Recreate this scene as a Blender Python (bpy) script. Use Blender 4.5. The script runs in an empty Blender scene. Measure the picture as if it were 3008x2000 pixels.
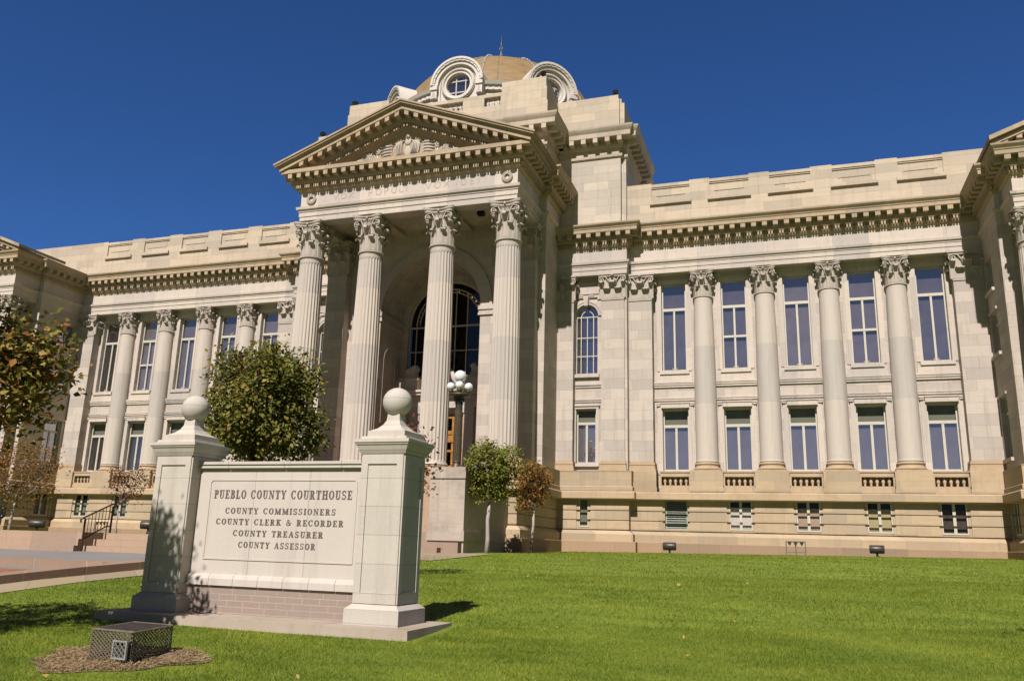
import bpy, math, random
from mathutils import Matrix, Vector
import numpy as np
R = math.radians
PI = math.pi
rnd = random.Random(7)
scene = bpy.context.scene
C = scene.collection

# ------------------------------------------------------------------ camera
CAMP = (18.6236, -44.4437, -4.3461)
_pi, _ya, _ro = 0.238821, 0.324959, 0.027801
r0 = Vector((math.cos(_ya), math.sin(_ya), 0))
fh = Vector((-math.sin(_ya), math.cos(_ya), 0))
zz = Vector((0, 0, 1))
fwd = math.cos(_pi) * fh + math.sin(_pi) * zz
up0 = -math.sin(_pi) * fh + math.cos(_pi) * zz
rt = math.cos(_ro) * r0 + math.sin(_ro) * up0
up = -math.sin(_ro) * r0 + math.cos(_ro) * up0
cam = bpy.data.cameras.new('camera')
co = bpy.data.objects.new('camera', cam)
C.objects.link(co)
M4 = Matrix((rt, up, -fwd)).transposed().to_4x4()
M4.translation = CAMP
co.matrix_world = M4
cam.sensor_width = 36
cam.lens = 2448.07 / 3008 * 36
cam.clip_start = 0.1
cam.clip_end = 3000
scene.camera = co

# ------------------------------------------------------------------ sky, sun, exposure
SUN_EL = 46.0
w = bpy.data.worlds.new('World')
scene.world = w
w.use_nodes = True
nt = w.node_tree
sky = nt.nodes.new('ShaderNodeTexSky')
sky.sky_type = 'NISHITA'
sky.sun_disc = False
sky.sun_elevation = R(SUN_EL)
sky.sun_rotation = R(180)
sky.altitude = 1450
sky.air_density = 0.85
sky.dust_density = 0.15
sky.ozone_density = 4.0
bg = nt.nodes['Background']
bg.inputs['Strength'].default_value = 0.05
tint = nt.nodes.new('ShaderNodeMix'); tint.data_type = 'RGBA'; tint.blend_type = 'MULTIPLY'
tint.inputs[0].default_value = 1.0
# deep blue in the north, whiter towards the sun in the south
geo = nt.nodes.new('ShaderNodeTexCoord'); sepd = nt.nodes.new('ShaderNodeSeparateXYZ'); nt.links.new(geo.outputs['Generated'], sepd.inputs[0])
mr = nt.nodes.new('ShaderNodeMapRange'); mr.interpolation_type = 'SMOOTHSTEP'
mr.inputs[1].default_value = -0.05; mr.inputs[2].default_value = 0.45
nt.links.new(sepd.outputs[1], mr.inputs[0])
dirc = nt.nodes.new('ShaderNodeMix'); dirc.data_type = 'RGBA'
dirc.inputs[6].default_value = (0.52, 0.46, 0.46, 1); dirc.inputs[7].default_value = (0.50, 0.87, 1.34, 1)
nt.links.new(mr.outputs[0], dirc.inputs[0]); nt.links.new(dirc.outputs[2], tint.inputs[7])
nt.links.new(sky.outputs[0], tint.inputs[6])
nt.links.new(tint.outputs[2], bg.inputs['Color'])
sl = bpy.data.lights.new('sun', 'SUN')
sl.energy = 5.0
sl.angle = R(0.53)
sl.color = (1.0, 0.943, 0.88)
so = bpy.data.objects.new('sun', sl)
C.objects.link(so)
so.rotation_euler = (R(90 - SUN_EL), 0, 0)
so.location = (0, -60, 60)
scene.view_settings.view_transform = 'Standard'
scene.view_settings.look = 'None'
scene.view_settings.exposure = 0.6   # photograph exposed for the stone
scene.view_settings.gamma = 1.0


# ------------------------------------------------------------------ helpers
class MB:
    def __init__(s, xf=None):
        s.v = []; s.f = []; s.m = []; s.xf = xf; s.cur = 0; s.sm = []; s.smooth = False
    def add(s, vs, fs):
        o = len(s.v)
        s.v.extend([s.xf(*p) for p in vs] if s.xf else vs)
        for f in fs:
            s.f.append([o + i for i in f]); s.m.append(s.cur); s.sm.append(s.smooth)
    def quad(s, a, b, c, d):
        s.add([a, b, c, d], [(0, 1, 2, 3)])
    def box(s, x0, x1, y0, y1, z0, z1):
        s.add([(x0, y0, z0), (x1, y0, z0), (x1, y1, z0), (x0, y1, z0), (x0, y0, z1), (x1, y0, z1), (x1, y1, z1), (x0, y1, z1)],
              [(0, 3, 2, 1), (4, 5, 6, 7), (0, 1, 5, 4), (1, 2, 6, 5), (2, 3, 7, 6), (3, 0, 4, 7)])
    def hexa(s, bot, top):
        s.add(list(bot) + list(top), [(0, 3, 2, 1), (4, 5, 6, 7), (0, 1, 5, 4), (1, 2, 6, 5), (2, 3, 7, 6), (3, 0, 4, 7)])
    def frus(s, x0, x1, y0, y1, z0, X0, X1, Y0, Y1, z1):
        s.hexa([(x0, y0, z0), (x1, y0, z0), (x1, y1, z0), (x0, y1, z0)], [(X0, Y0, z1), (X1, Y0, z1), (X1, Y1, z1), (X0, Y1, z1)])
    def prism(s, pts, ax, a, b):
        # pts 2D polygon, ax 'y': (x,z) extruded in y ; 'z': (x,y) extruded in z ; 'x': (y,z)
        n = len(pts)
        def P(p, t):
            return (p[0], t, p[1]) if ax == 'y' else ((p[0], p[1], t) if ax == 'z' else (t, p[0], p[1]))
        s.add([P(p, a) for p in pts] + [P(p, b) for p in pts],
              [tuple(range(n)), tuple(range(2 * n - 1, n - 1, -1))] + [(i, (i + 1) % n, n + (i + 1) % n, n + i) for i in range(n)])
    def lathe(s, prof, cx=0, cy=0, n=24, a0=0, a1=2 * PI, cap=True):
        full = abs(a1 - a0 - 2 * PI) < 1e-6
        k = n if full else n + 1
        vs = []
        for (r, z) in prof:
            for i in range(k):
                a = a0 + (a1 - a0) * i / n
                vs.append((cx + r * math.cos(a), cy + r * math.sin(a), z))
        fs = []
        for j in range(len(prof) - 1):
            for i in range(n):
                i2 = (i + 1) % k
                fs.append((j * k + i, j * k + i2, (j + 1) * k + i2, (j + 1) * k + i))
        if cap and full:
            fs.append(tuple(range(k - 1, -1, -1)))
            fs.append(tuple((len(prof) - 1) * k + i for i in range(k)))
        s.add(vs, fs)
    def tube(s, pts, rad, n=8, close=False):
        pts = [Vector(p) for p in pts]
        rads = rad if isinstance(rad, (list, tuple)) else [rad] * len(pts)
        vs = []; N = len(pts)
        prev = None
        for i, p in enumerate(pts):
            if close:
                d = pts[(i + 1) % N] - pts[i - 1]
            else:
                d = (pts[min(i + 1, N - 1)] - pts[max(i - 1, 0)])
            if d.length < 1e-9: d = Vector((0, 0, 1))
            d.normalize()
            if prev is None:
                a = Vector((0, 0, 1)) if abs(d.z) < .9 else Vector((1, 0, 0))
                u = d.cross(a).normalized()
            else:
                u = (prev - d * prev.dot(d))
                u = u.normalized() if u.length > 1e-6 else d.orthogonal().normalized()
            prev = u
            v = d.cross(u)
            for k in range(n):
                t = 2 * PI * k / n
                q = p + (u * math.cos(t) + v * math.sin(t)) * rads[i]
                vs.append(tuple(q))
        fs = []
        for i in range(N if close else N - 1):
            j = (i + 1) % N
            for k in range(n):
                k2 = (k + 1) % n
                fs.append((i * n + k, i * n + k2, j * n + k2, j * n + k))
        if not close:
            fs.append(tuple(range(n - 1, -1, -1)))
            fs.append(tuple((N - 1) * n + k for k in range(n)))
        s.add(vs, fs)
    def ball(s, c, r, n=10, m=7, sc=(1, 1, 1)):
        vs = []
        for j in range(1, m):
            t = PI * j / m
            for i in range(n):
                a = 2 * PI * i / n
                vs.append((c[0] + r * sc[0] * math.sin(t) * math.cos(a), c[1] + r * sc[1] * math.sin(t) * math.sin(a), c[2] + r * sc[2] * math.cos(t)))
        T = len(vs); vs.append((c[0], c[1], c[2] + r * sc[2])); vs.append((c[0], c[1], c[2] - r * sc[2]))
        fs = []
        for j in range(m - 2):
            for i in range(n):
                i2 = (i + 1) % n
                fs.append((j * n + i, (j + 1) * n + i, (j + 1) * n + i2, j * n + i2))
        for i in range(n):
            i2 = (i + 1) % n
            fs.append((T, i, i2)); fs.append((T + 1, (m - 2) * n + i2, (m - 2) * n + i))
        s.add(vs, fs)
    def build(s, name, mats, parent=None, loc=None, rotz=0):
        me = bpy.data.meshes.new(name)
        me.from_pydata(s.v, [], s.f)
        if not isinstance(mats, (list, tuple)): mats = [mats]
        for m in mats: me.materials.append(m)
        me.polygons.foreach_set('material_index', s.m)
        me.polygons.foreach_set('use_smooth', s.sm)
        me.update()
        o = bpy.data.objects.new(name, me)
        C.objects.link(o)
        if parent: o.parent = parent
        if loc: o.location = loc
        if rotz: o.rotation_euler = (0, 0, rotz)
        return o


def thing(name, label, cat, loc=(0, 0, 0), rotz=0, group=None):
    o = bpy.data.objects.new(name, None)
    C.objects.link(o)
    o.location = loc; o.rotation_euler = (0, 0, rotz)
    o['label'] = label; o['category'] = cat
    if group: o['group'] = group
    return o


def struct(o, kind='structure'):
    o['kind'] = kind
    return o


def copy_tree(o, parent=None, loc=None, rotz=None):
    c = o.copy(); C.objects.link(c); c.parent = parent
    if loc is not None: c.location = loc
    if rotz is not None: c.rotation_euler = (0, 0, rotz)
    for ch in list(o.children):
        copy_tree(ch, c)
    return c


def setmat(o, m):
    o.material_slots[0].link = 'OBJECT'
    o.material_slots[0].material = m


# ------------------------------------------------------------------ materials
KA = 0.66   # scale of all surface colours, balanced by the exposure


def dim(c): return tuple(x * KA for x in c)


def newmat(name):
    m = bpy.data.materials.new(name)
    m.use_nodes = True
    t = m.node_tree
    b = t.nodes['Principled BSDF']
    return m, t, b


def N(t, kind, **kw):
    n = t.nodes.new(kind)
    for k, v in kw.items():
        if k in n.inputs.keys(): n.inputs[k].default_value = v
        else: setattr(n, k, v)
    return n


def mix(t, fac, a, b, mode='MIX'):
    n = t.nodes.new('ShaderNodeMix'); n.data_type = 'RGBA'; n.blend_type = mode
    for sock, val in ((n.inputs[0], fac), (n.inputs[6], a), (n.inputs[7], b)):
        if hasattr(val, 'is_linked'): t.links.new(val, sock)
        elif isinstance(val, (int, float)): sock.default_value = val
        else: sock.default_value = (*val, 1) if len(val) == 3 else val
    return n.outputs[2]


def ramp(t, inp, stops):
    n = t.nodes.new('ShaderNodeValToRGB')
    e = n.color_ramp.elements
    while len(e) < len(stops): e.new(0.5)
    for el, (p, c) in zip(e, stops):
        el.position = p
        el.color = (c, c, c, 1) if isinstance(c, (int, float)) else (*c, 1)
    t.links.new(inp, n.inputs[0])
    return n.outputs[0]


def stone(name, c1, c2, course=0.55, width=1.15, mortar=0.007, mcol=None, stain=0.25, stain_col=(0.42, 0.25, 0.11), soot=0.25, bump=0.25, streak=True, off=0.5, grain=60.0, blk=0.9, drip=0.28):
    c1, c2, stain_col = dim(c1), dim(c2), dim(stain_col)
    mcol = dim(mcol) if mcol else None
    m, t, b = newmat(name)
    L = t.links.new
    tc = N(t, 'ShaderNodeTexCoord')
    sp = N(t, 'ShaderNodeSeparateXYZ'); L(tc.outputs['Object'], sp.inputs[0])
    ad = N(t, 'ShaderNodeMath', operation='ADD'); L(sp.outputs[0], ad.inputs[0]); L(sp.outputs[1], ad.inputs[1])
    cb = N(t, 'ShaderNodeCombineXYZ'); L(ad.outputs[0], cb.inputs[0]); L(sp.outputs[2], cb.inputs[1])
    P = tc.outputs['Object']
    n1 = N(t, 'ShaderNodeTexNoise', Scale=0.55, Detail=5.0, Roughness=0.6); L(P, n1.inputs['Vector'])
    mp = N(t, 'ShaderNodeMapping'); mp.inputs['Scale'].default_value = (1.2, 1.2, 9.0); L(P, mp.inputs[0])
    n2 = N(t, 'ShaderNodeTexNoise', Scale=1.3, Detail=6.0, Roughness=0.65); L(mp.outputs[0], n2.inputs['Vector'])
    n3 = N(t, 'ShaderNodeTexNoise', Scale=grain, Detail=3.0); L(P, n3.inputs['Vector'])
    col = None; brickfac = None
    if course:
        br = N(t, 'ShaderNodeTexBrick', Scale=1.0)
        br.offset = off; br.squash = 1.35; br.squash_frequency = 3
        br.inputs['Brick Width'].default_value = width
        br.inputs['Row Height'].default_value = course
        br.inputs['Mortar Size'].default_value = mortar
        br.inputs['Mortar Smooth'].default_value = 0.2
        br.inputs['Color1'].default_value = (*c1, 1)
        br.inputs['Color2'].default_value = (*c2, 1)
        mc = mcol or tuple(x * 0.6 for x in c1)
        br.inputs['Mortar'].default_value = (*mc, 1)
        L(cb.outputs[0], br.inputs['Vector'])
        col = br.outputs['Color']; brickfac = br.outputs['Fac']
        # second unaligned layer of block tints
        br2 = N(t, 'ShaderNodeTexBrick', Scale=1.0)
        br2.offset = off; br2.squash = 1.35; br2.squash_frequency = 3
        br2.inputs['Brick Width'].default_value = width
        br2.inputs['Row Height'].default_value = course
        br2.inputs['Mortar Size'].default_value = 0.0
        br2.inputs['Color1'].default_value = (0.66, 0.68, 0.72, 1)
        br2.inputs['Color2'].default_value = (1.12, 1.07, 1.0, 1)
        br2.inputs['Bias'].default_value = 0.2
        L(cb.outputs[0], br2.inputs['Vector'])
        col = mix(t, blk, col, br2.outputs['Color'], 'MULTIPLY')
    else:
        col = mix(t, ramp(t, n1.outputs[0], [(0.35, 0.0), (0.65, 1.0)]), c1, c2)
    if streak:
        col = mix(t, ramp(t, n2.outputs[0], [(0.4, 0.0), (0.75, 0.45)]), col, tuple(x * 0.78 for x in c2))
    col = mix(t, ramp(t, n1.outputs[0], [(0.52, 0.0), (0.72, stain)]), col, stain_col)
    n4 = N(t, 'ShaderNodeTexNoise', Scale=1.1, Detail=8.0, Roughness=0.7); L(P, n4.inputs['Vector'])
    col = mix(t, ramp(t, n4.outputs[0], [(0.55, 0.0), (0.8, soot)]), col, dim((0.16, 0.14, 0.12)))
    mp2 = N(t, 'ShaderNodeMapping'); mp2.inputs['Scale'].default_value = (4.5, 4.5, .35); L(P, mp2.inputs[0])
    n6 = N(t, 'ShaderNodeTexNoise', Scale=1.0, Detail=5.0, Roughness=0.65); L(mp2.outputs[0], n6.inputs['Vector'])
    col = mix(t, ramp(t, n6.outputs[0], [(0.52, 0.0), (0.78, drip)]), col, dim((0.22, 0.17, 0.12)))
    col = mix(t, 0.5, col, ramp(t, n3.outputs[0], [(0.3, 0.8), (0.7, 1.12)]), 'MULTIPLY')
    L(col, b.inputs['Base Color'])
    b.inputs['Roughness'].default_value = 0.85
    b.inputs['Specular IOR Level'].default_value = 0.25
    bp = N(t, 'ShaderNodeBump', Strength=bump, Distance=0.02)
    h = n4.outputs[0]
    if brickfac is not None:
        mm = N(t, 'ShaderNodeMath', operation='MULTIPLY_ADD'); L(brickfac, mm.inputs[0]); mm.inputs[1].default_value = -1.2; L(h, mm.inputs[2])
        h = mm.outputs[0]
    h2 = N(t, 'ShaderNodeMath', operation='MULTIPLY_ADD'); L(n3.outputs[0], h2.inputs[0]); h2.inputs[1].default_value = 0.25; L(h, h2.inputs[2])
    L(h2.outputs[0], bp.inputs['Height'])
    L(bp.outputs[0], b.inputs['Normal'])
    return m


def plain(name, col, rough=0.6, metal=0.0, var=0.15, scale=6.0, spec=0.4):
    col = dim(col)
    m, t, b = newmat(name)
    tc = N(t, 'ShaderNodeTexCoord')
    n = N(t, 'ShaderNodeTexNoise', Scale=scale, Detail=5.0); t.links.new(tc.outputs['Object'], n.inputs['Vector'])
    c = mix(t, ramp(t, n.outputs[0], [(0.3, 0.0), (0.7, 1.0)]), tuple(x * (1 - var) for x in col), tuple(min(1, x * (1 + var)) for x in col))
    t.links.new(c, b.inputs['Base Color'])
    b.inputs['Roughness'].default_value = rough
    b.inputs['Metallic'].default_value = metal
    b.inputs['Specular IOR Level'].default_value = spec
    return m


S_WALL = stone('wing stone blocks', (0.665, 0.575, 0.505), (0.605, 0.54, 0.495), 0.55, 1.1, stain=0.12, soot=0.10)
S_TRIM = stone('smooth trim stone', (0.70, 0.615, 0.555), (0.65, 0.58, 0.53), 3.1, 1.28, mortar=0.006, stain=0.10, soot=0.10, off=0.0)
S_CORN = stone('weathered cornice stone', (0.56, 0.44, 0.31), (0.50, 0.40, 0.29), 3.3, 1.28, mortar=0.006, stain=0.4, soot=0.4, off=0.0, drip=0.45)
S_UP = stone('cream attic stone blocks', (0.66, 0.56, 0.44), (0.61, 0.525, 0.425), 0.5, 1.45, stain=0.16, stain_col=(0.5, 0.30, 0.13), soot=0.10)
S_TOW = stone('pale tower stone blocks', (0.68, 0.605, 0.51), (0.63, 0.565, 0.49), 0.5, 1.45, stain=0.12, stain_col=(0.5, 0.33, 0.17), soot=0.08)
S_TCOR = stone('tower cornice stone', (0.64, 0.55, 0.45), (0.58, 0.51, 0.43), 3.3, 1.5, mortar=0.006, stain=0.3, soot=0.22, off=0.0)
S_BASE = stone('tan base stone blocks', (0.60, 0.47, 0.33), (0.55, 0.43, 0.30), 0.49, 1.05, mortar=0.004, stain=0.25, soot=0.12)
S_BTRIM = stone('tan base stone trim', (0.60, 0.46, 0.31), (0.56, 0.43, 0.30), 3.0, 1.9, mortar=0.004, stain=0.35, soot=0.14, off=0.0)
S_GRAN = stone('pink tan granite plinth', (0.45, 0.31, 0.21), (0.42, 0.29, 0.20), 2.0, 2.1, mortar=0.005, stain=0.1, soot=0.1, streak=False, off=0.0, grain=38)
S_COL = stone('column shaft stone', (0.69, 0.615, 0.555), (0.64, 0.575, 0.525), 3.05, 60.0, mortar=0.004, mcol=(0.5, 0.42, 0.36), stain=0.05, soot=0.06, streak=False, off=0.0)
S_CAP = stone('carved capital stone', (0.60, 0.52, 0.45), (0.52, 0.45, 0.39), None, stain=0.08, soot=0.3, streak=False)
S_DRUM = plain('white painted dome trim', (0.70, 0.63, 0.57), 0.7, var=0.05, scale=2)
S_SIGN = stone('pale sign stone', (0.66, 0.60, 0.53), (0.61, 0.56, 0.50), 0.408, 9.0, blk=0.35, mortar=0.004, mcol=(0.38, 0.34, 0.28), stain=0.06, soot=0.12, streak=False, grain=90)
S_PANEL = stone('sign panel stone', (0.68, 0.60, 0.54), (0.64, 0.57, 0.51), None, stain=0.06, soot=0.08, streak=False, grain=90)
S_SBRICK = stone('pink sign brick', (0.41, 0.32, 0.27), (0.35, 0.27, 0.23), 0.092, 0.30, mortar=0.007, mcol=(0.50, 0.41, 0.35), stain=0.1, soot=0.15, streak=False, grain=90, blk=.4, drip=.15)
S_SLAB = stone('buff concrete slab', (0.54, 0.44, 0.36), (0.48, 0.40, 0.33), None, stain=0.2, soot=0.3, streak=False, grain=70)
S_KERB = stone('rough pink granite', (0.42, 0.29, 0.21), (0.36, 0.25, 0.18), 3.0, 1.7, mortar=0.012, mcol=(0.55, 0.48, 0.42), stain=0.1, soot=0.25, streak=False, bump=0.6, off=0.0, grain=25)
S_STEP = stone('pink granite steps', (0.50, 0.36, 0.27), (0.45, 0.33, 0.25), 4.0, 2.0, mortar=0.006, stain=0.1, soot=0.15, streak=False, off=0.0, grain=30)
S_CHEEK = stone('patched stair cheek stone', (0.60, 0.50, 0.41), (0.46, 0.40, 0.35), None, stain=0.3, soot=0.5, drip=.4)
S_PAVE = stone('grey plaza concrete', (0.30, 0.27, 0.26), (0.27, 0.25, 0.24), None, stain=0.05, soot=0.15, streak=False, grain=40)
S_WALK = stone('tan concrete sidewalk', (0.44, 0.35, 0.24), (0.40, 0.32, 0.22), 1.5, 1.5, mortar=0.01, stain=0.1, soot=0.12, streak=False, off=0.0, grain=40)
M_FRAME = plain('cream painted window frame', (0.62, 0.57, 0.48), 0.45, var=0.04)
M_LETTER = plain('dark engraved letter paint', (0.13, 0.10, 0.085), 0.7, var=0.2, scale=20)
M_CUTSHADE = plain('carved letter shade grey', (0.44, 0.38, 0.33), 0.85, var=0.2, scale=9)  # grey paints the shade of incised cuts onto raised letter strokes
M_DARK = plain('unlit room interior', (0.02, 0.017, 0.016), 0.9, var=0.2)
M_BLACK = plain('black metal', (0.02, 0.018, 0.018), 0.45, 0.3, var=0.2)
M_BRONZE = plain('bronze floodlight housing', (0.075, 0.062, 0.058), 0.42, 0.4, var=0.2)
M_RAIL = plain('dark brown rail paint', (0.045, 0.025, 0.02), 0.5, 0.2, var=0.2)
M_LAMP = plain('green brown patinated cast iron', (0.10, 0.075, 0.045), 0.5, 0.4, var=0.3, scale=12)
M_VERDI = plain('verdigris cast iron', (0.055, 0.065, 0.052), 0.5, 0.4, var=0.4, scale=15)
M_GLOBE = plain('white lamp glass', (0.86, 0.86, 0.86), 0.18, var=0.01, spec=0.6)
M_LOUV = plain('grey green louvre paint', (0.40, 0.42, 0.36), 0.5, var=0.06)
M_WOOD = plain('varnished oak', (0.42, 0.19, 0.045), 0.4, var=0.3, scale=4)
M_BRICKP = stone('orange brick paving', (0.40, 0.17, 0.08), (0.34, 0.15, 0.08), 0.1, 0.2, stain=0.1, soot=0.2, streak=False)
M_BULBS = plain('white festoon bulbs', (0.75, 0.72, 0.66), 0.3, var=0.05)
M_PIPE = plain('galvanised pipe', (0.22, 0.19, 0.16), 0.5, 0.5, var=0.2)


def dome_mat():
    m, t, b = newmat('weathered copper dome sheets')
    L = t.links.new
    tc = N(t, 'ShaderNodeTexCoord')
    mp = N(t, 'ShaderNodeMapping'); mp.inputs['Scale'].default_value = (1, 1, 5); L(tc.outputs['Object'], mp.inputs[0])
    n = N(t, 'ShaderNodeTexNoise', Scale=1.2, Detail=9.0, Roughness=0.75); L(mp.outputs[0], n.inputs['Vector'])
    n2 = N(t, 'ShaderNodeTexNoise', Scale=0.8, Detail=4.0); L(tc.outputs['Object'], n2.inputs['Vector'])
    c = mix(t, ramp(t, n.outputs[0], [(0.35, 0.0), (0.65, 1.0)]), dim((0.22, 0.135, 0.05)), dim((0.34, 0.21, 0.085)))
    c = mix(t, ramp(t, n2.outputs[0], [(0.48, 0.0), (0.7, 0.55)]), c, dim((0.27, 0.23, 0.15)))
    L(c, b.inputs['Base Color']); b.inputs['Roughness'].default_value = 0.7; b.inputs['Metallic'].default_value = 0.0
    return m
M_DOME = dome_mat()


def glass_mat(name, tint=(0.84, 0.82, 0.84), refl=0.40, fr=0.6):
    m, t, b = newmat(name)
    t.nodes.remove(b)
    out = t.nodes['Material Output']
    tr = N(t, 'ShaderNodeBsdfTransparent'); tr.inputs[0].default_value = (*tint, 1)
    gl = N(t, 'ShaderNodeBsdfGlossy'); gl.inputs['Roughness'].default_value = 0.015
    gl.inputs[0].default_value = (0.82, 0.86, 1.0, 1)
    lw = N(t, 'ShaderNodeLayerWeight', Blend=0.5)
    pw = N(t, 'ShaderNodeMath', operation='POWER'); t.links.new(lw.outputs['Facing'], pw.inputs[0]); pw.inputs[1].default_value = 3.0
    mm = N(t, 'ShaderNodeMath', operation='MULTIPLY_ADD'); t.links.new(pw.outputs[0], mm.inputs[0]); mm.inputs[1].default_value = fr; mm.inputs[2].default_value = refl
    ms = N(t, 'ShaderNodeMixShader')
    t.links.new(mm.outputs[0], ms.inputs[0]); t.links.new(tr.outputs[0], ms.inputs[1]); t.links.new(gl.outputs[0], ms.inputs[2])
    t.links.new(ms.outputs[0], out.inputs[0])
    return m
M_GLASS = glass_mat('window glass')
M_GLASSD = glass_mat('dark portico glass', (0.35, 0.33, 0.32), 0.05)
M_GLASSC = glass_mat('clear basement glass', (0.88, 0.88, 0.86), 0.02, 0.25)
BL_LAV = plain('mauve roller blind', (0.36, 0.315, 0.33), 0.8, var=0.12, scale=1.2)
BL_LAV2 = plain('pale grey roller blind', (0.43, 0.37, 0.36), 0.8, var=0.15, scale=1.0)
BL_LAV3 = plain('dim slate roller blind', (0.28, 0.25, 0.28), 0.8, var=0.2, scale=1.0)
BL_GREEN = plain('grey green blind', (0.20, 0.20, 0.155), 0.8, var=0.06, scale=1.5)
BL_WHITE = plain('white blind', (0.75, 0.66, 0.62), 0.8, var=0.03)
BL_PINK = plain('rust pink blind', (0.52, 0.36, 0.29), 0.8, var=0.08)
BL_OCHRE = plain('ochre blind', (0.54, 0.44, 0.24), 0.8, var=0.06)
BL_GREY = plain('grey curtain', (0.20, 0.17, 0.16), 0.8, var=0.2)
BL_BROWN = plain('brown curtain', (0.07, 0.05, 0.04), 0.8, var=0.3)


def leaf_mat(name, stops, trans=0.35):
    m, t, b = newmat(name)
    g = N(t, 'ShaderNodeNewGeometry')
    c = ramp(t, g.outputs['Random Per Island'], [(p_, dim(q_)) for p_, q_ in stops])
    t.links.new(c, b.inputs['Base Color'])
    b.inputs['Roughness'].default_value = 0.6
    b.inputs['Specular IOR Level'].default_value = 0.15
    out = t.nodes['Material Output']
    tr = N(t, 'ShaderNodeBsdfTranslucent'); t.links.new(c, tr.inputs[0])
    ms = N(t, 'ShaderNodeMixShader'); ms.inputs[0].default_value = trans
    t.links.new(b.outputs[0], ms.inputs[1]); t.links.new(tr.outputs[0], ms.inputs[2]); t.links.new(ms.outputs[0], out.inputs[0])
    return m
LF_BIG = leaf_mat('olive green leaves', [(0.0, (0.09, 0.105, 0.02)), (0.5, (0.20, 0.215, 0.035)), (0.78, (0.31, 0.30, 0.055)), (0.92, (0.36, 0.21, 0.06)), (1.0, (0.50, 0.38, 0.09))])
LF_GREEN = leaf_mat('fresh green leaves', [(0.0, (0.12, 0.16, 0.02)), (0.5, (0.24, 0.27, 0.045)), (0.8, (0.36, 0.34, 0.07)), (1.0, (0.38, 0.22, 0.05))])
LF_RED = leaf_mat('rust brown leaves', [(0.0, (0.16, 0.07, 0.025)), (0.4, (0.32, 0.16, 0.045)), (0.7, (0.38, 0.26, 0.05)), (0.85, (0.42, 0.13, 0.04)), (1.0, (0.24, 0.22, 0.04))])
LF_CRIM = leaf_mat('crimson leaves', [(0.0, (0.10, 0.03, 0.02)), (0.5, (0.24, 0.07, 0.03)), (0.8, (0.32, 0.12, 0.05)), (1.0, (0.14, 0.09, 0.03))])
LF_LEFT = leaf_mat('yellow green leaves', [(0.0, (0.08, 0.085, 0.015)), (0.4, (0.20, 0.185, 0.03)), (0.65, (0.40, 0.31, 0.06)), (0.8, (0.50, 0.36, 0.11)), (0.88, (0.42, 0.19, 0.05)), (1.0, (0.34, 0.12, 0.035))])
LF_FALL = leaf_mat('dry fallen leaves', [(0.0, (0.45, 0.20, 0.03)), (0.5, (0.55, 0.36, 0.10)), (1.0, (0.40, 0.28, 0.10))], 0.15)
BARK = stone('brown bark', (0.11, 0.07, 0.045), (0.07, 0.05, 0.035), None, stain=0, soot=0.3, bump=0.8)
BARKW = stone('whitewashed bark', (0.55, 0.46, 0.42), (0.40, 0.33, 0.30), None, stain=0, soot=0.5, bump=0.6, grain=25)

# ------------------------------------------------------------------ profile sweeps
def offset_path(path, off):
    n = len(path); out = []
    for i in range(n):
        ns = []
        if i > 0:
            dx, dy = path[i][0] - path[i - 1][0], path[i][1] - path[i - 1][1]; l = math.hypot(dx, dy); ns.append((dy / l, -dx / l))
        if i < n - 1:
            dx, dy = path[i + 1][0] - path[i][0], path[i + 1][1] - path[i][1]; l = math.hypot(dx, dy); ns.append((dy / l, -dx / l))
        if len(ns) == 1: k = ns[0]
        else:
            a, b = ns; d = 1 + a[0] * b[0] + a[1] * b[1]
            k = ((a[0] + b[0]) / d, (a[1] + b[1]) / d)
        out.append((path[i][0] + k[0] * off, path[i][1] + k[1] * off))
    return out


def sweep(mb, path, prof, z0=0.0, zs=1.0, os=1.0):
    rows = []
    for (o, z) in prof:
        rows.append([(x, y, z0 + z * zs) for x, y in offset_path(path, o * os)])
    n = len(path); vs = [p for r in rows for p in r]
    fs = []
    for j in range(len(rows) - 1):
        for i in range(n - 1):
            fs.append((j * n + i, j * n + i + 1, (j + 1) * n + i + 1, (j + 1) * n + i))
    k = len(rows)
    fs.append(tuple(j * n for j in range(k)))
    fs.append(tuple(j * n + n - 1 for j in range(k - 1, -1, -1)))
    mb.add(vs, fs)


def blocks(mb, path, omid, oa, ob, z0, z1, spacing, width, inset=0.0, taper=0.0):
    q = offset_path(path, omid)
    for i in range(len(q) - 1):
        (x0, y0), (x1, y1) = q[i], q[i + 1]
        l = math.hypot(x1 - x0, y1 - y0)
        if l < spacing * 0.6: continue
        tx, ty = (x1 - x0) / l, (y1 - y0) / l
        nx, ny = ty, -tx
        k = max(1, round(l / spacing))
        for j in range(k):
            s = (j + .5) * l / k
            px, py = x0 + tx * s - nx * omid, y0 + ty * s - ny * omid
            h = width / 2
            bot = [(px - tx * h + nx * ob, py - ty * h + ny * ob), (px + tx * h + nx * ob, py + ty * h + ny * ob), (px + tx * h + nx * oa, py + ty * h + ny * oa), (px - tx * h + nx * oa, py - ty * h + ny * oa)]
            mb.hexa([(a, b, z0) for a, b in bot], [(a, b, z1) for a, b in bot])


ENT = [(-.62, 0), (0, 0), (0, .27), (.03, .275), (.03, .5), (.06, .505), (.06, .58), (.13, .62), (.15, .74), (0, .76), (0, 1.50), (.05, 1.52), (.11, 1.6), (.11, 1.64), (.13, 1.645), (.13, 1.83), (.29, 1.85), (.31, 1.95), (.30, 2.26)]
ENT_TOP = [(.30, 2.262), (.66, 2.265), (.68, 2.27), (.68, 2.46), (.71, 2.48), (.72, 2.53), (.78, 2.6), (.83, 2.66), (.84, 2.74), (-.3, 2.80)]


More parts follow.
